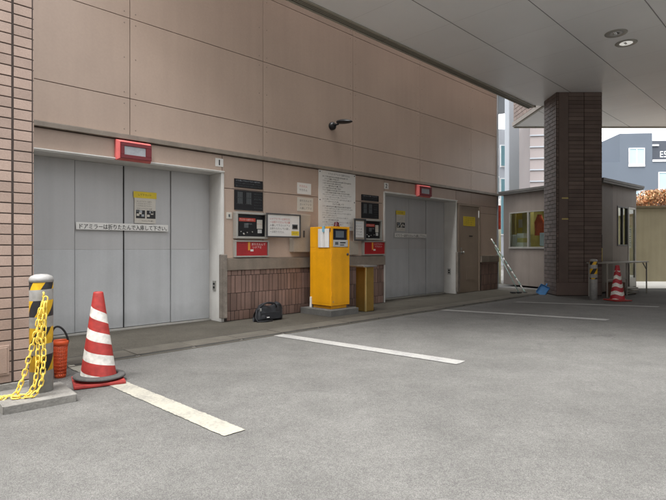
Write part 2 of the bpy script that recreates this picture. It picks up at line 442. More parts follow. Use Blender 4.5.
# ================================================================== PARKING TOWER (wall with the two lift doors)
tower = wthing('parking_tower', 'pinkish beige panelled parking building with two grey lift doors', 'building', 0)
core = MB()
ZT = 7.2
core.wbox(-4.6, -2.6, -3, -.02, 0, ZT, m_core)
core.wbox(0.02, 3.58, -3, -.02, 0, ZT, m_core)
core.wbox(6.19, 8.12, -3, -.02, 0, ZT, m_core)
core.wbox(-2.6, .02, -3, -.02, 2.13, ZT, m_core); core.wbox(3.58, 6.19, -3, -.02, 2.13, ZT, m_core)
core.wbox(-2.6, .02, -3, -.36, 0, 2.13, m_core); core.wbox(3.58, 6.19, -3, -.36, 0, 2.13, m_core)
core.build('wall_core', tower)
cl = MB()
G_ = .004
def panel(u0, u1, z0, z1, screws=True):
    cl.wbox(u0+G_, u1-G_, -.02, 0.0, z0+G_, z1-G_, m_clad, .002)
    if screws:
        for uu in (u0+.07, u1-.07):
            for zz in ((z0+.07, z1-.07) if z1-z0 < .6 else (z0+.07, (z0+z1)/2, z1-.07)):
                Mx = Matrix.Translation((uu, -.0, zz)) @ Matrix.Rotation(R(90), 4, 'X')
                cl.lathe([(.008, 0.0), (.0075, .002), (.003, .003)], m_screw, 8, False, Mx)
vs_ = [-4.6, -3.34, -1.31, .719, 2.723, 4.775, 6.84, 8.12]
for a, b in zip(vs_[:-1], vs_[1:]):
    for z0, z1 in ((2.44, 2.895), (2.895, 3.885), (3.885, 4.875), (4.875, 5.865), (5.865, 7.2)):
        panel(a, b, z0, z1)
for a, b in ((-2.62, -1.31), (-1.31, 0), (3.6, 4.775), (4.775, 6.17)):
    panel(a, b, 2.118, 2.37, False)
panel(-4.6, -2.62, .9, 2.37, False)
for a, b in ((0, .719), (.719, 2.723), (2.723, 3.6)):
    panel(a, b, .9, 1.905, False); panel(a, b, 1.905, 2.37, False)
panel(6.17, 6.84, 2.08, 2.37, False); panel(6.84, 8.12, 2.08, 2.37, False)
panel(7.24, 8.12, 1.9, 2.08, False); panel(7.24, 8.12, .86, 1.9, False)
cl.build('wall_cladding', tower)
lg = MB(); lg.wbox(-4.6, 8.13, -.01, .05, 2.378, 2.434, m_ledge, .004); lg.wbox(-4.6, 8.13, -.01, .028, 2.434, 2.442, m_ledge)
lg.build('ledge', tower)
bl = MB()
for a, b, z0, z1 in ((0.03, 1.83, .73, .9), (1.835, 3.575, .73, .9), (7.25, 8.13, .70, .86)):
    bl = MB(); bl.wbox(a, b, -.02, .055, z0, z1, m_belt, .006); bl.build('belt_course', tower)
tb = MB()
def vtiles(u0, u1):
    for z0, z1 in ((.012, .14), (.147, .395), (.402, .65), (.657, .728)):
        u = u0 + rg.uniform(0, .03)
        while u < u1-.02:
            w = rg.choice((.05, .058, .058, .066, .10))
            e = min(u+w, u1); tb.wbox(u, e, -.01, .028+rg.uniform(-.002, .002), z0, z1, m_tileb, .003); u += w+.009
    tb.wbox(u0-.01, u1+.005, -.02, .019, 0, .73, m_grout)
for q in ((.045, 3.56), (7.27, 8.11)):
    tb = MB(); vtiles(*q); tb.build('tile_base', tower)
tr = MB(); tr.wbox(8.122, 8.15, -.3, .03, 0, ZT, m_trimg, .003); tr.build('corner_trim', tower)
# frames and door leaves
def lift_door(u0, u1, seams, dark, lab):
    fr = MB()
    fr.wbox(u1-.02, u1, -.33, .012, .0, 2.11, m_frame, .002)       # right reveal
    fr.wbox(u1-.001, u1+.025, -.02, .014, .0, 2.135, m_frame, .002)
    fr.wbox(u0, u0+.02, -.33, .012, .0, 2.11, m_frame, .002)
    fr.wbox(u0-.025, u0+.001, -.02, .014, 0, 2.135, m_frame, .002)
    fr.wbox(u0-.024, u1+.024, -.33, .018, 2.112, 2.134, m_frame, .002)   # head
    fr.wbox(u0-.024, u1+.024, .018, .034, 2.125, 2.14, m_frame, .002)
    fr.build('door_frame', tower)
    ed = [u0+.02]+seams+[u1-.02]
    for i, (a, b) in enumerate(zip(ed[:-1], ed[1:])):
        off = 0.0 if i in dark else -.016
        d = MB()
        a2, b2 = a+.004, b-.004
        d.wbox(a2, b2, -.335+off, -.30+off, .03, 1.03, m_doorb, .004)
        d.wbox(a2, b2, -.335+off, -.30+off, 1.0302, 2.111, m_door, .004)
        d.build('door_leaf', tower)
    s_ = MB(); s_.wbox(u0+.02, u1-.02, -.345, -.26, .0, .024, m_alu, .003); s_.build('door_sill', tower)
lift_door(-2.60, 0.0, [-1.849, -1.263, -.62], (0, 3), '')
lift_door(3.60, 6.17, [4.20, 4.811, 5.431], (0, 3), '')
for uu, gm in ((-1.263, m_blackm), (4.811, m_dsteel)):
    mid = MB(); mid.wbox(uu-.0045, uu+.0045, -.345, -.302 if uu < 0 else -.322, .03, 2.1, gm); mid.build('door_gasket', tower)
# control switch plates on the right reveals (they face along the wall)
for uu in (0.0, 6.17):
    sw = MB(); sw.wbox(uu-.034, uu-.0205, -.20, -.12, .44, .58, m_alu, .003); sw.wbox(uu-.038, uu-.034, -.18, -.14, .47, .50, m_black); sw.wbox(uu-.038, uu-.034, -.18, -.14, .52, .55, m_black)
    sw.build('switch_plate', tower)
    gd = MB(); gd.wbox(uu-.075, uu+.03, .036, .095, .06, .96, m_wood, .012); gd.build('jamb_guard', tower)
# service door
sd = MB(); sd.wbox(6.30, 7.19, -.019, .004, .012, 2.035, m_sdoor, .003)
sd.wbox(6.62, 6.98, .004, .010, .30, .62, m_sdoor, .003)
sdo = sd.build('service_door', tower)
fr = MB(); fr.wbox(6.235, 6.297, -.019, .022, 0, 2.075, m_sdoor, .003); fr.wbox(7.193, 7.238, -.019, .022, 0, 2.075, m_sdoor, .003); fr.wbox(6.2972, 7.1928, -.019, .022, 2.037, 2.075, m_sdoor, .003)
fr.build('service_door_frame', tower)
hd = MB(); hd.wbox(6.36, 6.41, .0045, .012, .90, 1.06, m_steel, .002)
hd.lathe([(.012, 0), (.012, .04), (.026, .05), (.026, .075), (.015, .08)], m_steel, 16, True, Matrix.Translation((6.385, -.012, .95)) @ Matrix.Rotation(R(90), 4, 'X'))
hd.build('handle', sdo)
hg = MB(); hg.wbox(7.165, 7.185, .005, .03, 1.78, 1.95, m_white, .003); hg.build('hinge_cover', sdo); hg = MB(); hg.wbox(6.75, 6.9, .0045, .008, 1.32, 1.345, m_ink); hg.build('name_label', sdo)

# ================================================================== THINGS ON THE WALL
def red_lamp(uc, w, label):
    t = wthing('red_sign_lamp', label, 'sign lamp', uc, 2.115, 'red lamp boxes above the lift doors')
    h = .245
    b = MB()
    x0, x1, k = -w/2, w/2, .030
    back = [(x0, .0), (x1, .0), (x1, h), (x0, h)]
    def ring(q, y): return [(p[0], y, p[1]) for p in q]
    front = [(x0+k*1.1, .018), (x1-.012, .018), (x1-.012, h-k), (x0+k*1.1, h-k)]
    vs = ring(back, .0)+ring(back, -.045)+ring(front, -.09)
    fs = [(3, 2, 1, 0)]+[(i, (i+1) % 4, 4+(i+1) % 4, 4+i) for i in range(4)]+[(4+i, 4+(i+1) % 4, 8+(i+1) % 4, 8+i) for i in range(4)]+[(8, 9, 10, 11)]
    b.add(vs, fs, m_redbox); b.build('housing', t)
    f = MB(); fx0, fx1, fz0, fz1 = x0+k*1.1, x1-.012, .018, h-k; r = .046
    y0, y1 = -.112, -.0905
    f.box(fx0+.002, fx1-.002, y0, y1, fz1-r, fz1-.002, m_redd, .003); f.box(fx0+.002, fx1-.002, y0, y1, fz0+.002, fz0+r, m_redd, .003)
    f.box(fx0+.002, fx0+r, y0, y1, fz0+r+.0005, fz1-r-.0005, m_redd, .003); f.box(fx1-r*1.6, fx1-.002, y0, y1, fz0+r+.0005, fz1-r-.0005, m_redd, .003)
    f.build('face_frame', t)
    l = MB(); l.box(fx0+r, fx1-r*1.6, -.100, -.0903, fz0+r, fz1-r, m_lens, .002); l.build('lens', t)
red_lamp(-1.285, .43, 'red lamp box above the left lift door, marked 1')
red_lamp(4.83, .46, 'red lamp box above the far lift door, marked 2')

def number_plate(uc, z, ch, label):
    t = wthing('number_plate', label, 'number plate', uc, z, 'number plates beside the lift doors')
    b = MB(uc, z); b.wbox(uc-.065, uc+.065, .001, .008, z-.058, z+.058, m_white, .002); b.build('plate', t)
    x = MB(uc, z); wtext(x, ch, .115, uc, .0095, z, m_ink, bold=.004); x.build('lettering', t)
number_plate(-.048, 2.257, '1', 'small white plate with a black 1 beside the left lift door')
number_plate(3.66, 2.25, '2', 'small white plate with a black 2 beside the far lift door')

rs = random.Random(11)
def banner(u0, u1, zc, h, n, label):
    uc = (u0+u1)/2
    t = wthing('door_banner', label, 'banner', uc, zc, 'long text strips on the lift doors')
    t.location = W(uc, n, zc)
    b = MB(uc, zc); b.wbox(u0, u1, .0, .002, zc-h/2, zc+h/2, m_white); b.build('strip', t)
    x = MB(uc, zc); wtext(x, 'ドアミラーは折りたたんで入庫して下さい。', h*.8, uc+.01, .0035, zc-.004, m_ink, (u1-u0)*.95, bold=.0012); x.build('lettering', t)
banner(-1.843, -.672, 1.319, .088, -.282, 'long white strip of black Japanese text across the left lift door')
banner(4.285, 5.41, 1.316, .085, -.282, 'long white strip of black Japanese text across the far lift door')

def poster(u0, u1, z0, z1, n, label, split=False):
    uc, zc = (u0+u1)/2, z0
    t = wthing('door_poster', label, 'poster', uc, zc, 'posters with a yellow head on the lift doors')
    t.location = W(uc, n, zc)
    b = MB(uc, zc); b.wbox(u0, u1, 0, .0018, z0, z1, m_whitei); b.build('sheet', t)
    hh = (z1-z0)
    y = MB(uc, zc); y.wbox(u0-.012, u1+.012, .002, .0036, z1-hh*.19, z1+.006, m_yel)
    scribble(y, u0+.05, u1-.03, z1-hh*.09, .03, .004, m_ink, rs, .8); y.build('yellow_head', t)
    x = MB(uc, zc)
    for k, f in enumerate((.70, .63, .56, .47)):
        scribble(x, u0+.03, u1-.04, z0+hh*f, .02, .0022, m_ink, rs, .85)
    for q in (0, 1):
        a = u0+.02+q*(u1-u0)*.5; e = a+(u1-u0)*.42
        x.wbox(a, e, .0022, .0034, z0+hh*.16, z0+hh*.42, m_ink)
        for r in range(5):
            c_ = a+rs.random()*(e-a)*.7; z_ = z0+hh*(.18+rs.random()*.18)
            x.wbox(c_, c_+.035, .0036, .0044, z_, z_+.03, rs.choice((m_whitei, m_glyph, m_lens)))
    scribble(x, u0+.1, u1-.02, z0+hh*.08, .02, .0022, m_ink, rs, .6)
    x.build('print', t)
poster(-1.128, -.84, 1.375, 1.785, -.300, 'white poster with yellow head and two dark photos on the left lift door')
poster(4.36, 4.65, 1.41, 1.825, -.30, 'small poster with yellow head and two dark photos on the far lift door')

grp_c = 'control panels beside the lift doors'
def dark_sign(u0, u1, z0, z1, rows, label, grid=False):
    uc = (u0+u1)/2
    t = wthing('black_sign', label, 'sign', uc, z0, 'black signs above the control boxes')
    b = MB(uc, z0); b.wbox(u0, u1, .001, .02, z0, z1, m_black, .003); b.build('board', t)
    x = MB(uc, z0)
    if grid:
        for i in range(3):
            for j in range(3 if i != 1 else 2):
                a = u0+.03+j*(u1-u0)*.31; c_ = z1-.045-i*(z1-z0)*.31
                if i < 2 and j < 2:
                    for q in range(5): x.wbox(a+.02+q*.018, a+.03+q*.018, .0205, .0215, c_-.06, c_+.02, m_glyph)
                scribble(x, a, a+.12, c_-.065, .016, .0205, m_glyph, rs)
        for k in range(6): scribble(x, u0+.34, u1-.02, z1-.04-k*.042, .017, .0205, m_glyph, rs)
    else:
        for k in range(rows): scribble(x, u0+.02, u1-.05, z1-.025-k*.038, .022, .0205, m_glyph if k else m_lens, rs)
    x.build('print', t)
dark_sign(.2, .7, 1.935, 2.058, 3, 'thin black text sign, uppermost of the stack beside the left lift door')
dark_sign(.2, .7, 1.605, 1.895, 3, 'black diagram sign just above the control box by the left lift door', True)
dark_sign(2.94, 3.42, 1.925, 2.035, 3, 'thin black text sign, uppermost of the stack beside the far lift door')
dark_sign(2.94, 3.42, 1.60, 1.89, 3, 'black diagram sign just above the control box by the far lift door', True)

def control_box(u0, u1, z0, z1, label):
    uc = (u0+u1)/2
    t = wthing('control_box', label, 'control box', uc, z0, grp_c)
    b = MB(uc, z0); b.wbox(u0+.02, u1-.02, .0, .045, z0+.02, z1-.02, m_black); b.build('face', t)
    f = MB(uc, z0); r = .032
    f.wbox(u0, u1, 0, .085, z1-r, z1, m_alu, .004); f.wbox(u0, u1, 0, .085, z0, z0+r, m_alu, .004)
    f.wbox(u0, u0+r, 0, .085, z0+r+.0005, z1-r-.0005, m_alu, .004); f.wbox(u1-r*1.2, u1, 0, .085, z0+r+.0005, z1-r-.0005, m_alu, .004)
    f.build('frame', t)
    h = z1-z0; w = u1-u0
    x = MB(uc, z0)
    x.wbox(u0+.07, u0+.36*w/.57, .0455, .048, z1-.135, z1-.085, m_inkr); scribble(x, u0+.08, u0+.34*w/.57, z1-.11, .03, .0485, m_white, rs, 1)
    x.wbox(u0+.16, u0+.235, .0455, .048, z0+.16, z0+.225, m_glyph); scribble(x, u0+.165, u0+.3, z1-.17, .022, .0485, m_lens, rs)
    x.wbox(u0+.385*w/.57, u0+.485*w/.57, .0455, .049, z0+.15, z0+.285, m_whitei); scribble(x, u0+.39*w/.57, u0+.48*w/.57, z0+.22, .018, .0495, m_inkr, rs)
    x.wbox(u0+.40*w/.57, u0+.475*w/.57, .0455, .049, z0+.085, z0+.14, m_machg)
    x.build('labels', t)
    for (a, c_, rr) in ((.15, .07, .016), (.21, .09, .009), (.30, .1, .009), (.10, .10, .008)):
        k = MB(uc, z0); k.lathe([(rr, 0), (rr, .012), (rr*.8, .016)], m_steel, 12, True, Matrix.Translation((u0+a-uc, -.0455, c_)) @ Matrix.Rotation(R(90), 4, 'X')); k.build('key_switch', t)
    return t
control_box(.183, .756, 1.187, 1.575, 'framed black control box between the left lift door and the white panel')
control_box(2.945, 3.45, 1.195, 1.58, 'framed black control box beside the far lift door')
def red_sign(u0, u1, z0, z1, label):
    uc = (u0+u1)/2
    t = wthing('red_sign', label, 'sign', uc, z0, 'red signs under the control boxes')
    b = MB(uc, z0); b.wbox(u0+.015, u1-.015, 0, .035, z0+.015, z1-.015, m_rsign); b.build('board', t)
    f = MB(uc, z0); r = .022
    f.wbox(u0, u1, 0, .06, z1-r, z1, m_alu, .003); f.wbox(u0, u1, 0, .06, z0, z0+r, m_alu, .003)
    f.wbox(u0, u0+r, 0, .06, z0+r+.0005, z1-r-.0005, m_alu, .003); f.wbox(u1-r, u1, 0, .06, z0+r+.0005, z1-r-.0005, m_alu, .003)
    f.build('frame', t)
    x = MB(uc, z0); w = u1-u0
    x.wbox(u0+.39*w, u0+.45*w, .0355, .0375, z0+.10, z1-.024, m_orange)
    for k in range(6): scribble(x, u0+.06, u0+.36*w, z1-.05-k*.03, .018, .0355, m_redd, rs)
    scribble(x, u0+.50*w, u1-.045, z1-.058, .040, .0355, m_paper, rs, 1)
    scribble(x, u0+.53*w, u1-.10, z1-.105, .040, .0355, m_paper, rs, 1)
    x.wbox(u0+.46*w, u0+.55*w, .0355, .037, z0+.085, z0+.115, m_paper)
    x.build('print', t)
red_sign(.183, .79, .915, 1.163, 'red framed sign under the control box by the left lift door')
red_sign(2.95, 3.59, .915, 1.18, 'red framed sign under the control box by the far lift door')

# small intercom tag by the left door
t = wthing('call_button_plate', 'small beige plate at the edge of the left lift door frame', 'plate', .112, 1.47)
b = MB(.112, 1.47); b.wbox(.068, .156, .001, .012, 1.468, 1.562, m_whitei, .003); b.wbox(.098, .126, .012, .018, 1.495, 1.535, m_glyph, .003); b.build('plate', t)

# open white panel and its cabinet
t = wthing('cabinet', 'beige wall cabinet behind the yellow machine with its white door swung open', 'cabinet', 1.42, .98)
b = MB(1.42, .98); b.wbox(1.24, 1.60, 0, .10, .985, 1.59, m_cabin, .006); b.wbox(1.44, 1.47, .1005, .112, 1.22, 1.33, m_dsteel, .004); b.build('body', t)
d = MB(1.42, .98)
d.wbox(.685, 1.36, .113, .118, 1.212, 1.578, m_cabin); d.wbox(.705, 1.34, .1185, .126, 1.23, 1.56, m_white, .002)
r = .02
d.wbox(.685, 1.36, .1182, .142, 1.558, 1.578, m_dsteel, .003); d.wbox(.685, 1.36, .1182, .142, 1.212, 1.232, m_dsteel, .003)
d.wbox(.685, .705, .1182, .142, 1.2325, 1.5575, m_dsteel, .003); d.wbox(1.343, 1.36, .1182, .142, 1.2325, 1.5575, m_dsteel, .003)
dd = d.build('door', t)
x = MB(1.42, .98)
x.wbox(.725, 1.165, .1265, .1285, 1.262, 1.525, m_paper)
for k, mm in enumerate((m_inkr, m_inkr, m_ink, m_ink, m_ink)):
    scribble(x, .75, 1.15-.03*(k == 4)*4, 1.493-k*.049, .038, .129, mm, rs, .97)
x.build('notice', dd)
x = MB(1.42, .98); x.wbox(1.19, 1.30, .1265, .131, 1.345, 1.42, m_glyph); x.wbox(1.205, 1.285, .1312, .133, 1.36, 1.405, m_black); x.build('photo_label', dd)
x = MB(1.42, .98); x.wbox(1.175, 1.33, .1265, .1285, 1.245, 1.315, m_yel); scribble(x, 1.2, 1.31, 1.28, .03, .129, m_ink, rs); x.build('yellow_label', dd)

for (u0, u1, z0, z1, rows, mm, lab) in ((1.40, 1.70, 1.93, 2.112, 2, m_inkr, 'small white notice with red marks, upper of the pair left of the rules board'),
                                       (1.40, 1.745, 1.65, 1.875, 3, m_glyph, 'small greyish notice, lower of the pair left of the rules board')):
    uc = (u0+u1)/2; t = wthing('wall_notice', lab, 'notice', uc, z0, 'small notices left of the rules board')
    b = MB(uc, z0); b.wbox(u0, u1, .001, .006, z0, z1, m_whitei if mm is m_glyph else m_white, .001); b.build('sheet', t)
    x = MB(uc, z0)
    for k in range(rows): scribble(x, u0+.05, u1-.04, z1-.055-k*.06, .042, .0065, mm if k == 0 or rs.random() < .6 else m_ink, rs, .97)
    x.build('print', t)
# rules board
u0, u1, z0, z1 = 1.865, 2.775, 1.36, 2.372; uc = (u0+u1)/2
t = wthing('rules_board', 'large white board of fine black Japanese text behind the yellow machine', 'notice board', uc, z0)
b = MB(uc, z0); b.wbox(u0, u1, .002, .012, z0, z1, m_white, .002); b.build('board', t)
x = MB(uc, z0)
scribble(x, u0+.22, u1-.15, z1-.05, .036, .0125, m_ink, rs, .95)
z = z1-.10; k = 0
while z > z0+.03:
    if k == 12: scribble(x, u0+.33, u1-.3, z, .034, .0125, m_ink, rs, .9); z -= .045; k += 1; continue
    ln = rs.choice((.35, .55, .7, .72, .62, .45)); ind = rs.choice((.09, .09, .14))
    scribble(x, u0+ind, u0+ind+ln, z, .026, .0125, m_ink, rs, .97)
    if rs.random() < .3: scribble(x, u0+ind+.1, u0+ind+ln, z-.002, .026, .0128, m_ink, rs, .9)
    z -= .0385; k += 1
x.build('print', t)
sb = MB(uc, z0)
for uu in (u0+.03, u1-.03):
    for zz in (z1-.03, (z0+z1)/2, z0+.03):
        sb = MB(uc, z0); sb.lathe([(.011, 0), (.009, .006)], m_dsteel, 8, False, Matrix.Translation((uu-uc, -.0122, zz-z0)) @ Matrix.Rotation(R(90), 4, 'X')); sb.build('fixing_screw', t)
# opened door of far control box
t = wthing('cabinet', 'grey box with white papers on its open door, left of the far control box', 'cabinet', 2.75, 1.18)
b = MB(2.75, 1.18); b.wbox(2.62, 2.925, .10, .112, 1.18, 1.575, m_cabin, .003); b.wbox(2.90, 2.928, .0, .112, 1.2, 1.56, m_dsteel)
r = .025
for q in ((2.62, 2.925, 1.55, 1.575), (2.62, 2.925, 1.18, 1.205), (2.62, 2.645, 1.2055, 1.5495), (2.90, 2.925, 1.2055, 1.5495)): b.wbox(q[0], q[1], .1122, .14, q[2], q[3], m_dsteel, .003)
bo = b.build('door', t)
x = MB(2.75, 1.18); x.wbox(2.66, 2.88, .1125, .116, 1.24, 1.53, m_paper)
for k in range(5): scribble(x, 2.68, 2.86, 1.49-.05*k, .03, .1165, m_ink if k else m_stick, rs)
x.build('papers', bo)
b = MB(2.75, 1.18); b.wbox(2.55, 2.80, 0, .06, .93, 1.17, m_cabin, .004); b.build('lower_box', t)

# yellow notice on the service door
t = wthing('door_notice', 'yellow paper notice taped to the brown service door', 'notice', 6.72, 1.57)
t.location = W(6.72, .005, 1.57)
b = MB(6.72, 1.57); b.wbox(6.48, 7.02, .0, .002, 1.57, 1.79, m_yel); b.build('sheet', t)
x = MB(6.72, 1.57)
for k in range(4): scribble(x, 6.52, 6.98-.04*k, 1.755-k*.047, .03, .0025, m_bcap, rs, .85)
x.build('print', t)

# wall spotlight
t = wthing('wall_spotlight', 'black spotlight on a short arm high on the panelled wall', 'wall lamp', 2.18, 3.15)
b = MB(); b.lathe([(.07, 0), (.07, .02), (.066, .05), (.045, .075), (.02, .085)], m_lamp, 20, True, Matrix.Rotation(R(90), 4, 'X')); b.build('mount', t)
b = MB(); b.tube([(0, -.07, .0), (.0, -.12, .01), (0, -.17, .012)], .016, m_lamp); b.build('arm', t)
b = MB()
Mx = Matrix.Translation((0, -.15, .035)) @ Matrix.Rotation(R(96), 4, 'X')
vs, fs = [], []
prof = [(.035, 0), (.075, .04), (.09, .12), (.08, .22), (.04, .31), (.008, .34)]
seg = 20
for (r_, h) in prof:
    for i in range(seg):
        a = 2*math.pi*i/seg; vs.append((r_*math.cos(a), r_*math.sin(a)*(.55 if math.sin(a) > 0 else .28), h))
for j in range(len(prof)-1):
    for i in range(seg): fs.append((j*seg+i, j*seg+(i+1) % seg, (j+1)*seg+(i+1) % seg, (j+1)*seg+i))
fs.append(tuple(range(seg))[::-1]); fs.append(tuple((len(prof)-1)*seg+i for i in range(seg)))
b.add(vs, fs, m_lamp, True, Mx); b.build('lamp_head', t)

# ================================================================== LEFT PIER
t = thing('brick_pier', 'pink beige tiled pier at the left edge behind the striped bollard', 'pier', W(-2.832, 1.9), A)
b = MB()
tiles(b, (-.129, .0), (1, 0), .129, .07, 5.0, .115, .068, .0085, .007, m_pier, 'stack', bev=.002)
tiles(b, (-1.139, .0), (1, 0), 1.002, .07, 5.0, .242, .068, .0085, .007, m_pier, 'stack', bev=.002)
tiles(b, (.0, .0), (0, 1), .9, .07, 5.0, .215, .068, .0085, .007, m_pier, 'stack', bev=.002)
b.build('tile_facing', t)
b = MB(); b.box(-1.14, -.001, .001, .9, 0, 5.0, m_grout2); b.build('pier_core', t)
b = MB(); b.box(-1.14, .004, -.012, .9, 0, .066, m_conc, .006); b.build('plinth', t)
b = MB(); b.box(-.30, -.155, -.016, -.0075, .13, .345, m_pier, .003); b.box(-.285, -.17, -.020, -.0162, .145, .33, m_pier, .003); b.box(-.232, -.226, -.0212, -.0202, .145, .33, m_grout); b.build('hatch', t)

# ================================================================== COLUMN
cp = [(4.89, 10.94), (5.88, 10.94), (5.83, 11.38), (5.45, 11.72), (4.91, 11.62)]
cx, cy = 5.38, 11.3
t = thing('brick_column', 'dark brown tiled column carrying the canopy in front of the booth', 'column', (cx, cy, 0))
b = MB(); lp = [(p[0]-cx, p[1]-cy) for p in cp]
b.prism(lp, 0, 4.46, m_grout); b.build('column_core', t)
b = MB()
F0, F1 = lp[0], lp[1]
tiles(b, (F0[0], F0[1]), (1, 0), .045, .30, 4.455, .06, .078, .0095, .009, m_colt, 'stack', bev=.002)
b.box(F0[0]+.048, F0[0]+.255, F0[1]-.012, F0[1]+.004, .30, 4.455, m_colt, .003)
tiles(b, (F0[0]+.258, F0[1]), (1, 0), .342, .30, 4.455, .33, .078, .0095, .009, m_colt, 'stack', bev=.002)
tiles(b, (F0[0]+.603, F0[1]), (1, 0), .387, .30, 4.455, .375, .078, .0095, .009, m_colt, 'stack', bev=.002)
b.box(F0[0], F1[0], F0[1]-.009, F0[1]+.004, .02, .295, m_colt, .003)
def side(i, j, **k):
    p, q = lp[i], lp[j]; L_ = math.dist(p, q)
    tiles(b, p, (q[0]-p[0], q[1]-p[1]), L_, .02, 4.455, .225, .078, .0095, .009, m_colt, 'run', bev=.002)
side(4, 0); side(1, 2); side(2, 3); side(3, 4)
b.build('tile_facing', t)
for zz in (2.14, 1.685):
    b = MB(); b.box(F0[0]+.11, F0[0]+.25, F0[1]-.02, F0[1]-.0125, zz-.015, zz+.015, m_mark, .002); b.build('marker_strip', t)

# ================================================================== CANOPY
can = thing('canopy', 'broad grey panelled canopy roof over the parking forecourt', 'canopy', W(0, 0, 4.46), A)
def wl(X, Y):
    dx, dy = X-PX, Y-PY
    return (dx*UX+dy*UY, -(dx*NX+dy*NY))
FY = 5.3
# where the wall-side edge (n=.85) meets the front edge Y=FY
uF = (FY - PY - 1.02*NY)/UY
P1 = W(uF, 1.02); P2 = (4.79, 11.96); P2b = (5.08, 12.0); P3 = (5.09, 14.05); P4 = (15, 14.05); P5 = (15, 2.4)
poly = [wl(P1.x, P1.y), wl(*P2), wl(*P2b), wl(*P3), wl(*P4), wl(*P5)]
# soffit with panel joints in its material
ms = bpy.data.materials.new('soffit panels'); ms.use_nodes = True
nt = ms.node_tree; L = nt.links.new; bs = nt.nodes['Principled BSDF']; bs.inputs['Roughness'].default_value = .38; bs.inputs['Specular IOR Level'].default_value = .5
tc = _n(nt, 'ShaderNodeTexCoord'); sp = _n(nt, 'ShaderNodeSeparateXYZ'); L(tc.outputs['Object'], sp.inputs[0])
def seam(sock, period, off, w):
    a = M_(nt, 'FRACT', M_(nt, 'DIVIDE', M_(nt, 'ADD', sock, off), period))
    d = M_(nt, 'MULTIPLY', M_(nt, 'MINIMUM', a, M_(nt, 'SUBTRACT', 1.0, a)), period)
    mr = _n(nt, 'ShaderNodeMapRange', interpolation_type='SMOOTHSTEP'); mr.inputs['From Min'].default_value = w*.5; mr.inputs['From Max'].default_value = w*1.3
    L(d, mr.inputs['Value']); return mr.outputs['Result']
s1 = seam(sp.outputs['Y'], 1.125, 2.03, .008); s2 = seam(sp.outputs['X'], 1.16, -6.22, .003)
cells = _n(nt, 'ShaderNodeCombineXYZ')
L(M_(nt, 'FLOOR', M_(nt, 'DIVIDE', M_(nt, 'ADD', sp.outputs['Y'], 2.03), 1.125)), cells.inputs[0])
L(M_(nt, 'FLOOR', M_(nt, 'DIVIDE', M_(nt, 'ADD', sp.outputs['X'], -6.22), 1.16)), cells.inputs[1])
wn = _n(nt, 'ShaderNodeTexWhiteNoise'); L(cells.outputs[0], wn.inputs['Vector'])
nz = _n(nt, 'ShaderNodeTexNoise'); nz.inputs['Scale'].default_value = .7; nz.inputs['Detail'].default_value = 5; L(tc.outputs['Object'], nz.inputs['Vector'])
f = M_(nt, 'MULTIPLY', M_(nt, 'MULTIPLY_ADD', wn.outputs['Value'], .05, .975), M_(nt, 'MULTIPLY_ADD', nz.outputs['Fac'], .16, .92))
f = M_(nt, 'MULTIPLY', f, M_(nt, 'MULTIPLY_ADD', s1, .72, .28)); f = M_(nt, 'MULTIPLY', f, M_(nt, 'MULTIPLY_ADD', s2, .28, .72))
vm = _n(nt, 'ShaderNodeVectorMath', operation='SCALE'); vm.inputs[0].default_value = (.86, .87, .87); L(f, vm.inputs['Scale']); L(vm.outputs[0], bs.inputs['Base Color'])
bp = _n(nt, 'ShaderNodeBump'); bp.inputs['Distance'].default_value = .01; bp.inputs['Strength'].default_value = .6
L(M_(nt, 'ADD', s1, M_(nt, 'MULTIPLY', wn.outputs['Value'], .0)), bp.inputs['Height']); L(bp.outputs[0], bs.inputs['Normal'])
b = MB(); b.prism(poly, 0, .10, ms); b.build('soffit', can)
# building mass above
b = MB(); ins = [wl(P1.x+.03, P1.y+.05), wl(P2[0]+.06, P2[1]+.02), wl(P2b[0]+.05, P2b[1]+.02), wl(P3[0]+.05, P3[1]-.06), wl(14.9, 13.95), wl(14.9, 2.5)]
b.prism(ins, .10, 3.4, m_fac); b.build('upper_wall', can)
b = MB(); b.prism([wl(10.2, 5.5), wl(14.8, 5.5), wl(14.8, 12.6), wl(10.2, 12.6)], -4.46, -.001, m_fac); b.build('light_block_wall', can)  # unseen block added under the canopy to keep light off the right side
# tiled fascia on the short side beyond the column, and trims
b = MB()
p, q = Vector(wl(*P2b)), Vector(wl(*P3)); dlt = q-p
tiles(b, (q.x, q.y), (p.x-q.x, p.y-q.y), dlt.length, .14, 2.6, .227, .095, .012, .02, m_fac, 'run', bev=.002)
b.build('tile_fascia', can)
b = MB()
def edge_trim(pa, pb, z0, z1, w, m, o=0.0):
    pa, pb = Vector(pa), Vector(pb); d = (pb-pa).normalized(); nn = Vector((d.y, -d.x))
    b.prism([tuple(pa+nn*o), tuple(pb+nn*o), tuple(pb+nn*(w+o)), tuple(pa+nn*(w+o))], z0, z1, m)
edge_trim(wl(*P3), wl(*P2b), -.025, .09, .03, m_soft_trim)
edge_trim(wl(*P3), wl(*P2b), .0, .11, .03, m_ledge, .0305)
edge_trim(wl(*P4), wl(*P3), -.03, .14, .06, m_soft_trim)
edge_trim(wl(*P5), wl(*P4), -.03, .14, .06, m_soft_trim)
edge_trim(wl(P1.x, P1.y), wl(*P5), -.03, .14, .06, m_soft_trim)
b.build('edge_trim', can)
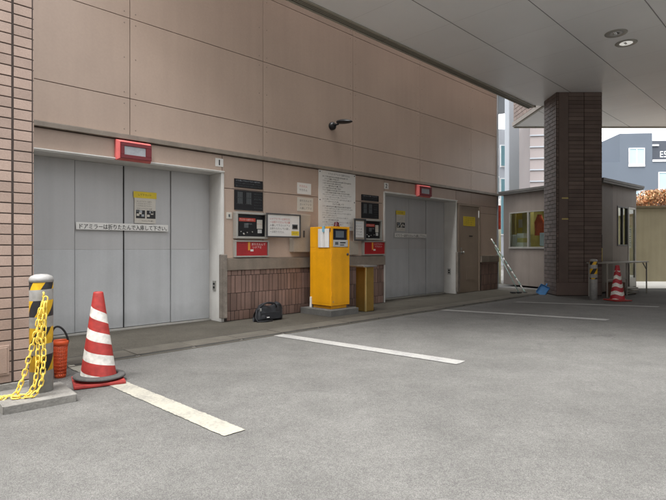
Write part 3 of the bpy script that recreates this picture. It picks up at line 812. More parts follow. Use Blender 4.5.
# ventilation strip along the wall side
b = MB(); u = uF+.1
while u < 8.1:
    e = min(u+1.95, 8.1)
    for n0, n1, z0, m in ((.835, .862, -.022, m_soft_trim), (.892, .902, -.010, m_soft_trim), (.926, .936, -.010, m_soft_trim), (.960, .970, -.010, m_soft_trim), (.995, 1.02, -.022, m_soft_trim)):
        b.box(u, e-.012, -n1, -n0, z0, -.002, m, 0)
    b.box(u, e-.012, -.995, -.862, -.006, -.003, m_slot2)
    u += 1.95
b.build('vent_strip', can)
b = MB(); b.box(uF+.1, 8.1, -1.015, -.835, -.001, .12, m_slot); b.build('strip_backing', can)
for (uu, nn) in ((4.90, 3.67), (5.44, 3.67)):
    b = MB()
    b.lathe([(.10, -.006), (.155, -.012), (.165, -.004), (.165, .0)], m_alu, 32, True, Matrix.Translation((uu, -nn, -.0005)), cap=False)
    b.lathe([(.10, -.006), (.095, .03), (.05, .09)], m_refl if uu > 5 else m_machg, 32, True, Matrix.Translation((uu, -nn, -.0005)), cap=False)
    o = b.build('downlight', can)
    mlit = m_machg
    if uu > 5:
        mlit = bpy.data.materials.new('lit lens'); mlit.use_nodes = True; pb = mlit.node_tree.nodes['Principled BSDF']; pb.inputs['Emission Color'].default_value = (1, .97, .9, 1); pb.inputs['Emission Strength'].default_value = .45
    l = MB(); l.lathe([(.04, -.0045), (.06, -.010), (.07, -.011), (.085, -.009), (.099, -.0075)], mlit, 24, True, Matrix.Translation((uu, -nn, 0)), cap=True)
    l.box(uu-.085, uu+.02, -nn-.02, -nn+.02, -.018, -.0115, m_refl, .004)
    l.build('lens', o)

# ================================================================== BOOTH
ZB = 2.52
RA, RB, RC = Vector((4.62, 14.04)), Vector((6.02, 11.13)), Vector((7.9, 12.72)); RD = RA+(RC-RB)
t = thing('guard_booth', 'small brown guard booth with sliding windows behind the tiled column', 'booth', (6.6, 12.9, 0))
o2 = Vector((6.6, 12.9))
def inset(q, d):
    c = sum(q, Vector((0, 0)))/len(q); return [p+(c-p).normalized()*d for p in q]
body = inset([RA, RB, RC, RD], .16)
BA, BB, BC, BD = [p-o2 for p in body]
b = MB()
b.prism([tuple(p-o2) for p in (RA, RB, RC, RD)], ZB, ZB+.07, m_roof)
b.prism([tuple(p-o2) for p in inset([RA, RB, RC, RD], -.02)], ZB+.045, ZB+.10, m_roof)
b.build('roof', t)
def wallM(p, q):
    d = (q-p).normalized(); nn = Vector((d.y, -d.x))
    return Matrix(((d.x, -nn.x, 0, p.x), (d.y, -nn.y, 0, p.y), (0, 0, 1, 0), (0, 0, 0, 1))), (q-p).length
# side wall with sliding window (A -> B)
MA, LA = wallM(BA, BB)
w0, w1, wz0, wz1 = .22, 1.62, 1.08, 2.02
b = MB()
b.box(0, w0, 0, .06, .05, ZB, m_booth, 0, MA); b.box(w1, LA, 0, .06, .05, ZB, m_booth, 0, MA)
b.box(w0, .92, 0, .06, .05, wz0, m_booth, 0, MA); b.box(.925, w1, 0, .06, .05, wz0, m_booth, 0, MA); b.box(w0, w1, 0, .06, wz1, ZB, m_booth, 0, MA)
MC, LC = wallM(BB, BC)
d0 = LC-.56; q0, q1 = 1.0, d0-.04; qm = (q0+q1)/2
b.box(0, .72, 0, .06, .05, ZB, m_boothd, 0, MC); b.box(.722, q0, 0, .06, .05, ZB, m_booth, 0, MC)
b.box(q0, q1, 0, .06, .05, 1.10, m_booth, 0, MC); b.box(q0, q1, 0, .06, 2.06, ZB, m_booth, 0, MC)
b.box(q1, d0, 0, .06, .05, ZB, m_booth, 0, MC); b.box(d0, LC, 0, .06, 2.08, ZB, m_booth, 0, MC); b.box(LC-.06, LC, 0, .06, .05, 2.08, m_booth, 0, MC)
b.build('wall', t)
b = MB(); 
Mb, Lb = wallM(BC, BD); b.box(0, Lb, 0, .05, .05, ZB, m_inner, 0, Mb)
Md, Ld = wallM(BD, BA); b.box(0, Ld, 0, .05, .05, ZB, m_inner, 0, Md)
b.build('rear_wall', t)
b = MB(); b.prism([tuple(p) for p in (BA*.97, BB*.97, BC*.97, BD*.97)], .04, .06, m_boothd); b.build('floor', t)
b = MB(); b.box(w0, w1, -.03, .08, wz0-.05, wz0, m_alu, .004, MA)
for x0, x1, z0, z1 in ((w0, w1, wz1-.03, wz1), (w0, w0+.03, wz0, wz1-.03), (w1-.03, w1, wz0, wz1-.03), (.86, .91, wz0, wz1-.03)):
    b.box(x0, x1, -.012, .05, z0+.0005, z1-.0005, m_alu, .003, MA)
wf = b.build('window', t)
b = MB(); b.box(w0+.03, .86, .015, .019, wz0, wz1-.03, m_glass, 0, MA); b.box(.91, w1-.03, .025, .029, wz0, wz1-.03, m_glass, 0, MA); b.build('pane', wf)
b = MB()
for x0, x1, z0, z1 in ((q0, q1, 2.025, 2.06), (q0, q1, 1.10, 1.135), (q0, q0+.035, 1.135, 2.025), (q1-.035, q1, 1.135, 2.025), (qm-.017, qm+.017, 1.135, 2.025)):
    b.box(x0, x1, -.012, .05, z0+.0005, z1-.0005, m_dsteel, .003, MC)
wf = b.build('window', t)
b = MB(); b.box(q0+.035, qm-.017, .015, .019, 1.135, 2.025, m_glass, 0, MC); b.box(qm+.017, q1-.035, .025, .029, 1.135, 2.025, m_glass, 0, MC); b.build('pane', wf)
b = MB()
for x0, x1, z0, z1 in ((d0, d0+.05, .08, 2.07), (LC-.11, LC-.062, .08, 2.07), (d0+.05, LC-.11, 2.02, 2.07), (d0+.05, LC-.11, .08, .30)):
    b.box(x0, x1, -.01, .04, z0+.0005, z1-.0005, m_alu, .003, MC)
df = b.build('door', t)
b = MB(); b.box(d0+.05, LC-.11, .012, .016, .30, 2.02, m_glass, 0, MC); b.build('pane', df)
b = MB(); b.box(d0+.09, d0+.30, .03, .034, 1.05, 1.55, m_paper, 0, MC)
for k in range(8): b.box(d0+.11, d0+.28-.03*(k % 3), .0275, .0295, 1.5-.055*k, 1.515-.055*k, m_ink, 0, MC)
b.build('door_notice', df)
b = MB(); b.box(d0+.1, LC-.16, .0345, .038, 1.62, 1.93, m_orange, 0, MC); b.build('door_poster', df)
b = MB(); b.box(.0, .035, -.03, -.001, 1.05, 1.35, m_blackm, .004, MC); b.box(.0, .035, -.03, -.001, .75, 1.05, m_yel, .004, MC); b.build('corner_guard', t)
ml = bpy.data.materials.new('lit tube'); ml.use_nodes = True
ml.node_tree.nodes['Principled BSDF'].inputs['Emission Color'].default_value = (1, .93, .72, 1); ml.node_tree.nodes['Principled BSDF'].inputs['Emission Strength'].default_value = 48
b = MB(); c0 = (BA+BB+BC+BD)/4; b.tube([(c0.x-.5, c0.y-.3, ZB-.08), (c0.x+.5, c0.y+.5, ZB-.08)], .02, ml, 12); b.build('fluorescent_tube', t)
# inside of the booth: a desk with papers, hanging coat, boxes
ins_t = []
def inner(name, label, cat, boxes, M):
    mb = MB()
    for (x0, x1, y0, y1, z0, z1, m, bv) in boxes: mb.box(x0, x1, y0, y1, z0, z1, m, bv, M)
    o = mb.build(name, loc=(6.6, 12.9, 0)); tag(o, label, cat); return o
inner('counter', 'pale counter inside the booth under its side window', 'counter', [(.1, 1.75, .09, .55, .98, 1.02, m_whitei, .005), (.12, .16, .1, .5, .06, .98, m_whitei, 0), (1.66, 1.70, .1, .5, .06, .98, m_whitei, 0)], MA)
inner('cash_box', 'white box on the booth counter behind the left window pane', 'box', [(.14, .31, .16, .40, 1.022, 1.42, m_paper, .008), (.14, .31, .155, .159, 1.05, 1.38, m_whitei, 0)], MA)
inner('file_stack', 'cream pile of files on the booth counter beside the white box', 'files', [(.34, .58, .14, .42, 1.022, 1.20, m_whitei, .006), (.35, .57, .15, .42, 1.203, 1.32, m_inner, .006), (.34, .56, .16, .42, 1.323, 1.45, m_whitei, .006)], MA)
inner('monitor', 'pale screen standing on the booth counter behind the right window pane', 'monitor', [(1.08, 1.55, .20, .24, 1.10, 1.45, m_pale, .01), (1.28, 1.36, .24, .30, 1.022, 1.2, m_pale, .006), (1.22, 1.42, .18, .36, 1.022, 1.035, m_pale, .004)], MA)
inner('wall_cabinet', 'yellowish shelf cabinet hanging inside the booth window', 'cabinet', [(.02, .5, .45, .62, 1.42, 2.1, m_inner, .01), (.04, .25, .442, .449, 1.46, 2.05, m_yel, .003), (.28, .48, .442, .449, 1.46, 2.05, m_inner, .003), (.12, .26, .435, .441, 1.62, 1.85, m_whitei, 0)], MA)
# orange jacket: a draped shape on a hook
mb = MB(); vs, fs = [], []
NS = 18
for j in range(9):
    z = 1.95 - j*.07; hw = .05+.10*min(1, j/3.0)
    for i in range(NS):
        a = 2*math.pi*i/NS; rr = 1+.15*math.sin(5*a+j)
        vs.append((.82+hw*math.cos(a)*rr, .48+.05*math.sin(a)*rr, z))
for j in range(8):
    for i in range(NS): fs.append((j*NS+i, j*NS+(i+1) % NS, (j+1)*NS+(i+1) % NS, (j+1)*NS+i))
fs.append(tuple(range(NS)))
mb.add(vs, fs, m_bask, True, MA); tag(mb.build('jacket', loc=(6.6, 12.9, 0)), 'orange jacket hanging inside the booth behind the right window pane', 'jacket')

# ================================================================== PAYMENT MACHINE
t = wthing('concrete_pad', 'grey concrete pad under the yellow payment machine', 'concrete pad', 1.70, 0)
b = MB(1.70, 0); b.wbox(1.42, 2.04, .06, .76, 0, .10, m_padc, .008); b.build('pad_block', t)
mu0, mu1, mn0, mn1 = 1.524, 1.937, .175, .657
t = wthing('payment_machine', 'tall yellow payment machine with a dark screen on a concrete pad', 'payment machine', 1.73, 0)
b = MB(1.73, 0)
b.wbox(mu0+.035, mu1-.035, mn0+.03, mn1-.035, .10, .15, m_mach, .004)
b.wbox(mu0, mu1, mn0, mn1, .152, 1.06, m_mach, .006)
# upper part leaves a recess for the panel
b.wbox(mu0, mu1, mn0, mn1-.06, 1.0605, 1.385, m_mach, .006)
b.wbox(mu0, mu0+.045, mn1-.06, mn1, 1.0605, 1.385, m_mach, .004); b.wbox(mu1-.03, mu1, mn1-.06, mn1, 1.0605, 1.385, m_mach, .004)
b.wbox(mu0+.0455, mu1-.0305, mn1-.06, mn1, 1.35, 1.385, m_mach, .004)
b.build('body', t)
b = MB(1.73, 0); b.wbox(mu0+.02, mu1-.02, mn1+.0003, mn1+.004, .19, 1.03, m_mach, .003); b.build('front_door', t)
for zz in (.30, .88):
    b = MB(1.73, 0); b.wbox(mu0+.004, mu0+.018, mn1+.0003, mn1+.012, zz, zz+.07, m_mach, .004); b.build('hinge', t)
b = MB(1.73, 0); b.wbox(mu0-.0035, mu0-.0003, mn0+.03, mn1-.03, .19, 1.0, m_mach, .0025); b.build('side_panel', t)
b = MB(1.73, 0)
b.wbox(mu0+.046, mu1-.031, mn1-.0595, mn1-.03, 1.18, 1.349, m_screen, .004)
cp_ = b.build('screen', t)
b = MB(1.73, 0); b.wbox(mu0+.13, mu1-.10, mn1-.0295, mn1-.0275, 1.215, 1.32, m_scrl, .0); b.build('screen_content', cp_)
b = MB(1.73, 0)
b.wbox(mu0+.046, mu1-.031, mn1-.0595, mn1-.004, 1.066, 1.178, m_machg, .008)
b.wbox(mu0+.20, mu1-.09, mn1-.0035, mn1+.001, 1.125, 1.142, m_black, .001); b.wbox(mu0+.09, mu0+.16, mn1-.0035, mn1+.0, 1.10, 1.145, m_glyph, .002)
b.wbox(mu0+.2, mu1-.12, mn1-.0035, mn1+.0, 1.09, 1.105, m_glyph, .001)
b.build('slot_panel', t)
b = MB(1.73, 0); b.lathe([(.02, 0), (.02, .012), (.012, .016)], m_dsteel, 14, True, Matrix.Translation((mu1-.055-1.73, -mn1-.0045, .95)) @ Matrix.Rotation(R(90), 4, 'X')); b.build('lock', t)
b = MB(1.73, 0); b.lathe([(.05, 0), (.05, .015), (.042, .02), (.042, .055), (.03, .075), (.008, .083)], m_beac, 20, True, Matrix.Translation((1.74-1.73, -.56, 1.386))); b.build('beacon', t)
b = MB(1.73, 0); b.wbox(mu0+.03, mu0+.06, mn1+.0003, mn1+.004, .2, .23, m_alu); b.build('rating_plate', t)
b = MB(1.73, 0); b.wbox(1.50, 1.522, .19, .225, .10, .27, m_white, .004); b.build('cable_duct', t)
# papers on its left side
t2 = thing('paper_sheet', 'white paper pouch hanging on the left side of the yellow machine', 'paper', W(1.523, .45, 1.06), A)
b = MB()
def curl(y): return -.004-.03*((y+.12)/.25)**2
vs, fs = [], []
for i in range(9):
    y = -.13+.26*i/8
    for z in (0, .29): vs.append((-.006-.012*math.sin(i*.9)**2-.02*(z > 0)*0, -y*1.0-0.05, z))
for i in range(8): fs.append((2*i, 2*i+2, 2*i+3, 2*i+1))
b.add(vs, fs, m_paper); b.build('sheet', t2)
b = MB(); b.box(-.03, -.001, -.08, -.035, .24, .33, m_stick, .004); b.build('clip', t2)
b = MB(); b.box(-.012, -.001, -.198, -.182, .24, .30, m_card, .002); b.build('tape', t2)

# bronze post with steel top
t = wthing('ticket_stand', 'bronze panelled stand with a thin pale top beside the payment machine', 'stand', 2.40, 0)
b = MB(2.40, 0); b.wbox(2.29, 2.49, .47, .69, 0.004, .735, m_brass, .004); b.build('cabinet', t)
b = MB(2.40, 0); b.wbox(2.281, 2.30, .672, .70, 0.004, .735, m_brassl, .004); b.build('edge_strip', t)
b = MB(2.40, 0); b.wbox(2.20, 2.53, .40, .73, .736, .762, m_steel, .006); b.build('top_plate', t)
b = MB(2.40, 0); b.wbox(2.25, 2.53, .42, .72, 0, .004, m_dsteel, .001); b.build('foot_plate', t)

# ================================================================== BAG
t = thing('shoulder_bag', 'black shoulder bag slumped on the pavement against the tile base', 'bag', W(.53, .36, .004), A-R(8))
b = MB(); NS, NJ = 36, 15
vs, fs = [], []
for j in range(NJ):
    f = j/(NJ-1); x = -.235+.47*f
    e = (1-abs(2*f-1)**3.2)**.5 if 0 < j < NJ-1 else 0.12
    hh = (.20+.05*f+.02*math.sin(f*9))*(.62+.38*e); dp = .085*(.4+.6*e)
    lean = .03*(f-.5)
    for i in range(NS):
        a = 2*math.pi*i/NS; ca, sa = math.cos(a), math.sin(a)
        yy = math.copysign(abs(ca)**.65, ca)*dp; zz = math.copysign(abs(sa)**.6, sa)*.5+.5
        taper = 1-.30*zz
        p = Vector((x*(1-.05*zz)+.035*zz, yy*taper+lean+.02*zz, zz*hh))
        nn = mnoise.noise(p*11)*.026+mnoise.noise(p*30)*.010
        p.y += nn*(1 if ca > 0 else -1); p.z += abs(nn)*.6*zz
        vs.append(p)
for j in range(NJ-1):
    for i in range(NS): fs.append((j*NS+i, j*NS+(i+1) % NS, (j+1)*NS+(i+1) % NS, (j+1)*NS+i))
fs.append(tuple(range(NS))); fs.append(tuple((NJ-1)*NS+i for i in range(NS))[::-1])
b.add(vs, fs, m_cloth, True); b.build('bag_body', t)
b = MB(); b.box(-.15, .17, -.075, -.066, .03, .13, m_cloth, .006); b.build('front_pocket', t)
for yy, lift in ((-.03, .075), (.04, .06)):
    h = MB(); h.tube([(.0+.13*math.cos(q), yy-.02*math.sin(q), .19+lift*math.sin(q)) for q in [math.pi*k/12 for k in range(13)]], .011, m_cloth, 8); h.build('handle', t)
h = MB(); h.tube([(-.17, -.02, .18), (-.21, -.06, .14), (-.235, -.08, .07), (-.22, -.11, .014), (-.1, -.13, .012), (.02, -.115, .012)], .010, m_cloth, 8); h.build('strap', t)
h = MB(); h.box(-.055, -.01, -.082, -.0755, .05, .062, m_paper, .002); h.build('label', t)
h = MB(); h.box(-.155, -.135, -.07, -.055, .15, .19, m_steel, .003); h.build('buckle', t)

# ================================================================== CONES
def cone_thing(loc, label, spiral, rz, pitch=.165):
    t = thing('traffic_cone', label, 'traffic cone', loc, rz, 'red and white traffic cones')
    def fn(nt, ang, z):
        if spiral:
            ph = M_(nt, 'ADD', M_(nt, 'DIVIDE', z, pitch), M_(nt, 'MULTIPLY', ang, 1.0))
            ph = M_(nt, 'ADD', ph, .30)
        else:
            wv = M_(nt, 'MULTIPLY', M_(nt, 'SINE', M_(nt, 'MULTIPLY', ang, 6.283*3)), .10)
            ph = M_(nt, 'ADD', M_(nt, 'DIVIDE', z, .155), wv); ph = M_(nt, 'ADD', ph, .22)
        g = M_(nt, 'LESS_THAN', M_(nt, 'FRACT', ph), .46)
        top = M_(nt, 'LESS_THAN', z, .60)
        g = M_(nt, 'MULTIPLY', g, top)
        return MIX(nt, g, (.37, .034, .028) if spiral else (.40, .018, .03), (.70, .68, .63))
    m = mat_bands('cone stripes spiral' if spiral else 'cone stripes ring', None, None, fn, .55, .30)
    b = MB()
    b.lathe([(.142, .03), (.132, .055), (.127, .075), (.037, .695), (.034, .705), (.027, .708), (.025, .66)], m, 48, True, cap=False)
    b.build('cone_body', t)
    b = MB(); b.box(-.18, .18, -.18, .18, .004, .028, m_redpl, .008); b.lathe([(.155, .027), (.15, .036), (.135, .038)], m_redpl, 40); b.build('base_plate', t)
    return t
t = cone_thing((-1.84, 3.92, 0), 'red traffic cone with spiral white stripes and a black rubber ring, near the bollard', True, R(30))
b = MB(); b.lathe([(.136, .040), (.139, .029), (.180, .029), (.190, .033), (.188, .044), (.178, .050), (.148, .053), (.136, .055), (.136, .04)], m_rubber, 48, True, Matrix.Translation((.008, .006, .012)) @ Matrix.Rotation(R(1.5), 4, 'Y'), cap=False)
b.build('rubber_ring', t)
cone_thing((5.66, 9.95, 0), 'red traffic cone with white rings beside the metal table near the column', False, R(12))

# ================================================================== BOLLARDS
def boll_fn(taplo, taphi, grey):
    def fn(nt, ang, z):
        s = M_(nt, 'MULTIPLY', ang, .565)        # arc length
        ph = M_(nt, 'ADD', M_(nt, 'DIVIDE', M_(nt, 'MULTIPLY_ADD', ang, -.02, z), .188), .19)
        band = M_(nt, 'LESS_THAN', M_(nt, 'FRACT', ph), .60)
        stripe = M_(nt, 'LESS_THAN', M_(nt, 'FRACT', M_(nt, 'DIVIDE', M_(nt, 'MULTIPLY_ADD', z, -.75, s), .19)), .5)
        yb = MIX(nt, stripe, (.022, .022, .026), (.74, .44, .012))
        lim = M_(nt, 'MULTIPLY', M_(nt, 'LESS_THAN', z, taphi), M_(nt, 'GREATER_THAN', z, taplo))
        return MIX(nt, M_(nt, 'MULTIPLY', band, lim), grey, yb)
    return fn
m_b1 = mat_bands('taped bollard', None, None, boll_fn(.12, .80, (.33, .325, .31)), .5, .2)
m_b2 = mat_bands('taped post', None, None, boll_fn(.42, .83, (.36, .36, .35)), .45, .2)
BL = Vector((-2.045, 3.505))
t = thing('concrete_slab', 'thin grey concrete slab under the striped bollard', 'slab', (-2.055, 3.44, 0), R(42))
b = MB(); bm = bmesh.new(); bmesh.ops.create_cube(bm, size=1)
bmesh.ops.bevel(bm, geom=bm.edges[:], offset=.02, segments=2, affect='EDGES')
for v in bm.verts: v.co = Vector((v.co.x*.43, v.co.y*.43, v.co.z*.05+.025))
b.bm(bm, mat('slab concrete', (.195, .188, .172), .9, .25, 7, .16, 70, bump=.4, bscale=50)); b.build('slab_block', t)
t = thing('bollard', 'thick round bollard wrapped in yellow and black tape with a chain', 'bollard', (BL.x, BL.y, .05), R(20), 'taped bollards')
b = MB(); b.lathe([(.0735, 0), (.074, .765), (.0725, .775)], m_b1, 40, True); b.build('post', t)
b = MB(); b.lathe([(.0765, .762), (.0765, .785), (.067, .803), (.04, .815), (.008, .818)], m_boll, 40, True); b.build('cap', t)
b = MB(); b.tube([(-.0, -.072, .665), (0, -.099, .66), (.0, -.109, .68), (0, -.104, .70)], .006, m_chain, 8); hk = b.build('hook', t)
hk.rotation_euler.z = R(18)
t = thing('bollard', 'slim steel bollard with yellow and black tape near the far cone', 'bollard', (5.29, 10.15, 0), 0, 'taped bollards')
b = MB(); b.lathe([(.072, 0), (.072, .78), (.068, .80)], m_b2, 32, True); b.build('post', t)
b = MB(); b.lathe([(.0735, .775), (.0735, .80), (.064, .815), (.035, .825), (.008, .828)], m_boll, 32, True); b.build('cap', t)

# chain
chain = MB(); rc = random.Random(5)
def link(p, d, roll):
    d = d.normalized(); s = d.cross(Vector((0, 0, 1)))
    if s.length < 1e-3: s = Vector((1, 0, 0))
    s.normalize(); q = s.cross(d)
    e = s*math.cos(roll)+q*math.sin(roll)
    hl, hw = .019, .0135
    pts = []
    for k in range(14):
        a = 2*math.pi*k/14; c_, s_ = math.cos(a), math.sin(a)
        pts.append(p + d*(hl*(1 if c_ > .2 else -1 if c_ < -.2 else 0)*0.55 + c_*.0145) + e*(s_*hw))
    chain.tube(pts, .0046, m_chain, 7, True)
def run(pts, roll0=0.0, pitch=.037):
    pts = [Vector(p) for p in pts]
    # Catmull-Rom resample
    fine = []
    for i in range(len(pts)-1):
        p0, p1, p2, p3 = pts[max(i-1, 0)], pts[i], pts[i+1], pts[min(i+2, len(pts)-1)]
        for k in range(24):
            t_ = k/24
            fine.append(.5*((2*p1)+(-p0+p2)*t_+(2*p0-5*p1+4*p2-p3)*t_*t_+(-p0+3*p1-3*p2+p3)*t_**3))
    fine.append(pts[-1]); acc = 0; k = 0
    for i in range(1, len(fine)):
        seg = fine[i]-fine[i-1]; acc += seg.length
        if acc >= pitch:
            acc = 0; link(fine[i], seg, roll0 + (k % 2)*math.pi/2 + rc.uniform(-.25, .25)); k += 1
h0 = Vector((-1.965, 3.385, .705))
run([h0, (-2.00, 3.375, .50), (-2.04, 3.365, .33), (-2.085, 3.36, .17), (-2.115, 3.33, .075), (-2.16, 3.32, .066), (-2.24, 3.28, .03), (-2.33, 3.25, .016), (-2.46, 3.20, .014), (-2.7, 3.15, .014)], .3)
run([h0+Vector((.008, -.004, -.01)), (-1.985, 3.372, .45), (-1.992, 3.368, .25), (-2.008, 3.355, .12), (-2.05, 3.33, .067), (-2.10, 3.30, .064)], .5)
run([h0+Vector((.018, .0, .0)), (-1.95, 3.375, .48), (-1.952, 3.37, .26), (-1.965, 3.36, .13), (-2.00, 3.33, .068), (-2.06, 3.315, .066), (-2.13, 3.31, .07)], .1)
run([h0+Vector((.01, .0, .0)), (-1.972, 3.36, .55), (-1.968, 3.36, .42), (-1.955, 3.37, .56), h0+Vector((.02, 0, .01))], .6)
run([(-2.16, 3.33, .075), (-2.20, 3.25, .035), (-2.24, 3.22, .016), (-2.32, 3.17, .016), (-2.42, 3.13, .016), (-2.6, 3.12, .016)], .4)
run([(-2.19, 3.34, .062), (-2.27, 3.20, .03), (-2.34, 3.22, .024), (-2.44, 3.16, .026), (-2.38, 3.11, .016), (-2.29, 3.13, .018), (-2.26, 3.19, .03)], .8)
run([(-2.25, 3.35, .03), (-2.34, 3.24, .03), (-2.41, 3.28, .016), (-2.55, 3.25, .016), (-2.70, 3.30, .016)], .2)
tag(chain.build('chain'), 'yellow plastic chain hanging from the bollard and trailing on the ground', 'chain')

# basket
t = thing('basket', 'slim orange plastic basket with a black handle behind the bollard', 'basket', (-2.215, 4.06, 0), R(25))
b = MB(); NB, NR = 22, 9
def brad(z): return .040+.014*(z/.29)
for k in range(NB):
    a = 2*math.pi*k/NB
    b.tube([(brad(z)*math.cos(a), brad(z)*math.sin(a), z) for z in (.02, .10, .19, .27)], .0032, m_bask, 6)
for j in range(NR+1):
    z = .02+.25*j/NR
    b.tube([(brad(z)*math.cos(2*math.pi*k/28), brad(z)*math.sin(2*math.pi*k/28), z) for k in range(28)], .0034, m_bask, 6, True)
b.lathe([(.02, .0), (.041, .0), (.043, .03), (.040, .03)], m_bask, 28, True); b.build('basket_body', t)
b = MB(); b.lathe([(.052, .262), (.061, .266), (.063, .30), (.058, .302), (.055, .29), (.052, .262)], m_bask, 32, True, cap=False); b.build('rim', t)
b = MB(); b.tube([(-.057+.0*q, 0, .28) for q in (0,)]+[(-.057*math.cos(q)-.02*math.sin(q), -.01, .30+.115*math.sin(q)) for q in [math.pi*k/14 for k in range(15)]]+[(.057, 0, .28)], .008, m_blackm, 8); b.build('handle', t)

# ================================================================== FAR CORNER
# metal table with a brown box and boards beneath
p0, p1 = Vector((5.80, 10.55)), Vector((7.35, 11.70)); d = (p1-p0); L_ = d.length; rz = math.atan2(d.y, d.x)
t = thing('metal_table', 'grey metal frame table standing in front of the guard booth', 'table', (p0.x, p0.y, 0), rz)
b = MB(); b.box(-.06, L_+.06, -.02, .42, .715, .74, m_alu, .004); b.build('table_top', t)
for (x, y, w) in ((0, 0, .025), (L_*.47, 0, .05), (L_, 0, .025), (0, .38, .025), (L_, .38, .025)):
    b = MB(); b.box(x-w/2, x+w/2, y, y+.025, 0, .714, m_alu, .003); b.build('leg', t)
b = MB(); b.box(.015, L_*.47-.03, .002, .022, .36, .385, m_alu, .003); b.build('cross_bar', t)
b = MB(); b.tube([(L_-.02, .012, .56), (L_-.20, .012, .71)], .010, m_dsteel, 8); b.build('brace', t)
t = thing('cardboard_box', 'small dark brown box on the ground under the metal table', 'box', (6.05, 10.62, 0), rz)
b = MB(); b.box(.0, .34, .0, .25, 0, .30, m_card, .006); b.build('carton', t)
b = MB(); b.box(.0, .165, .001, .249, .301, .306, m_card, .001); b.box(.172, .34, .001, .249, .301, .306, m_card, .001); b.build('flap', t)
t = thing('board_stack', 'low stack of pale boards on the ground under the metal table', 'boards', (6.55, 11.12, 0), rz)
for k in range(3):
    b = MB(); b.box(rc.uniform(-.03, .03), .55+rc.uniform(-.05, .05), 0, .26, .02+.055*k, .045+.055*k, m_alu, .004); b.build('board', t)
b = MB(); b.box(.05, .11, .01, .25, 0, .0198, m_card); b.box(.4, .46, .01, .25, 0, .0198, m_card); b.build('spacer', t)

# leaning striped bar and its folding stand
t = thing('barrier_pole', 'white and green striped pole leaning against the wall end beside the booth', 'pole', (4.42, 11.60, 0))
def pole(mb, a, b_, r, n, m1, m2):
    a, b_ = Vector(a), Vector(b_)
    for k in range(n):
        mb.tube([a.lerp(b_, k/n), a.lerp(b_, (k+1)/n)], r, m1 if k % 2 else m2, 12)
b = MB(); pole(b, (.02, -.05, .02), (-.48, .85, 1.28), .016, 16, m_white, m_green); b.build('tube', t)
b = MB(); b.lathe([(.055, 0), (.055, .02), (.03, .03)], m_blackm, 16, True, Matrix.Translation((.02, -.05, 0))); b.build('rubber_foot', t)
t = thing('barrier_stand', 'pale green folded stand with black feet leaning beside the striped pole', 'stand', (4.24, 11.58, 0))
b = MB(); b.tube([(.06, 0, .03), (-.24, .78, 1.08)], .010, m_green, 10); b.build('tube', t)
for x in (.06, -.08):
    b = MB(); b.box(x-.05, x+.05, -.08, .03, 0, .035, m_blackm, .008); b.build('rubber_foot', t)
# blue dustpan
t = thing('dustpan', 'blue plastic dustpan leaning against the column foot', 'dustpan', (4.66, 11.25, .0), R(-38))
b = MB()
Mx = Matrix.Rotation(R(24), 4, 'Y') @ Matrix.Rotation(R(-34), 4, 'X') @ Matrix.Scale(.78, 4)
b.box(-.13, .13, -.005, .005, 0, .30, m_blue, .003, Mx); b.box(-.135, -.125, -.06, .0, .02, .30, m_blue, .003, Mx); b.box(.125, .135, -.06, .0, .02, .30, m_blue, .003, Mx); b.box(-.13, .13, -.06, .0, .295, .305, m_blue, .003, Mx)
b.build('pan', t)
b = MB(); b.box(-.018, .018, -.03, -.008, .306, .40, m_blue, .006, Mx); b.build('handle', t)
# rubbish in the slit between the wall and the booth
t = thing('sign_post', 'narrow red and white post in the slit between wall and booth', 'post', (4.90, 14.75, 0))
b = MB(); b.lathe([(.05, 0), (.05, 2.5)], m_wfr, 16); b.build('post', t)
b = MB(); b.lathe([(.052, 1.6), (.052, 2.3)], m_redpl, 16, True, cap=False); b.build('band', t)

# ================================================================== BACKGROUND
# garden wall and hedge
t = thing('garden_wall', 'olive beige rendered boundary wall beyond the booth', 'wall', (12, 15.6, 0))
b = MB(); b.box(-5.5, 8, 0, .18, 0, 2.28, m_bwall, .01); b.build('wall', t)
b = MB(); b.box(-5.52, 8, -.03, .21, 2.282, 2.36, m_bcap, .01); b.build('coping', t)
hm1 = mat('dry orange leaf', (.62, .33, .17), .7, .3, 3, .2, 30, island=.5)
hm2 = mat('brown leaf', (.50, .31, .17), .7, .3, 3, .2, 30, island=.5)
hm3 = mat('olive leaf', (.40, .33, .17), .7, .3, 3, .2, 30, island=.5)
b = MB(); rh = random.Random(9)
for k in range(24000):
    x = rh.uniform(-3.2, 3); y = rh.uniform(.1, 1.2)
    top = 2.62+.42*max(0, min(1, (x+2.1)/.9))+.16*mnoise.noise(Vector((x*.9, y, 3)))+.14*mnoise.noise(Vector((x*2.7, y*2, 9)))
    z = 2.05+(top-2.05)*rh.random()**.55
    s = rh.uniform(.022, .055)
    Mx = Matrix.Translation((x, y, z)) @ Matrix.Rotation(rh.uniform(0, 6.3), 4, 'Z') @ Matrix.Rotation(rh.uniform(-1.2, 1.2), 4, 'X')
    b.add([(-s*.5, 0, 0), (0, -s, .01), (s*.5, 0, 0), (0, s, -.01)], [(0, 1, 2, 3)], rh.choice((hm1, hm1, hm2, hm3)), False, Mx)
t = thing('hedge', 'orange brown hedge showing above the boundary wall', 'hedge', (12, 15.8, 0))
b.build('leaves', t)
b = MB()
for k in range(22):
    x = -4.2+k*.5; b.tube([(x, .8, 0), (x+.05, .75, 1.2), (x+rh.uniform(-.2, .2), .8+rh.uniform(-.2, .2), 2.4)], [.03, .022, .01], m_card, 6)
b.build('stems', t)

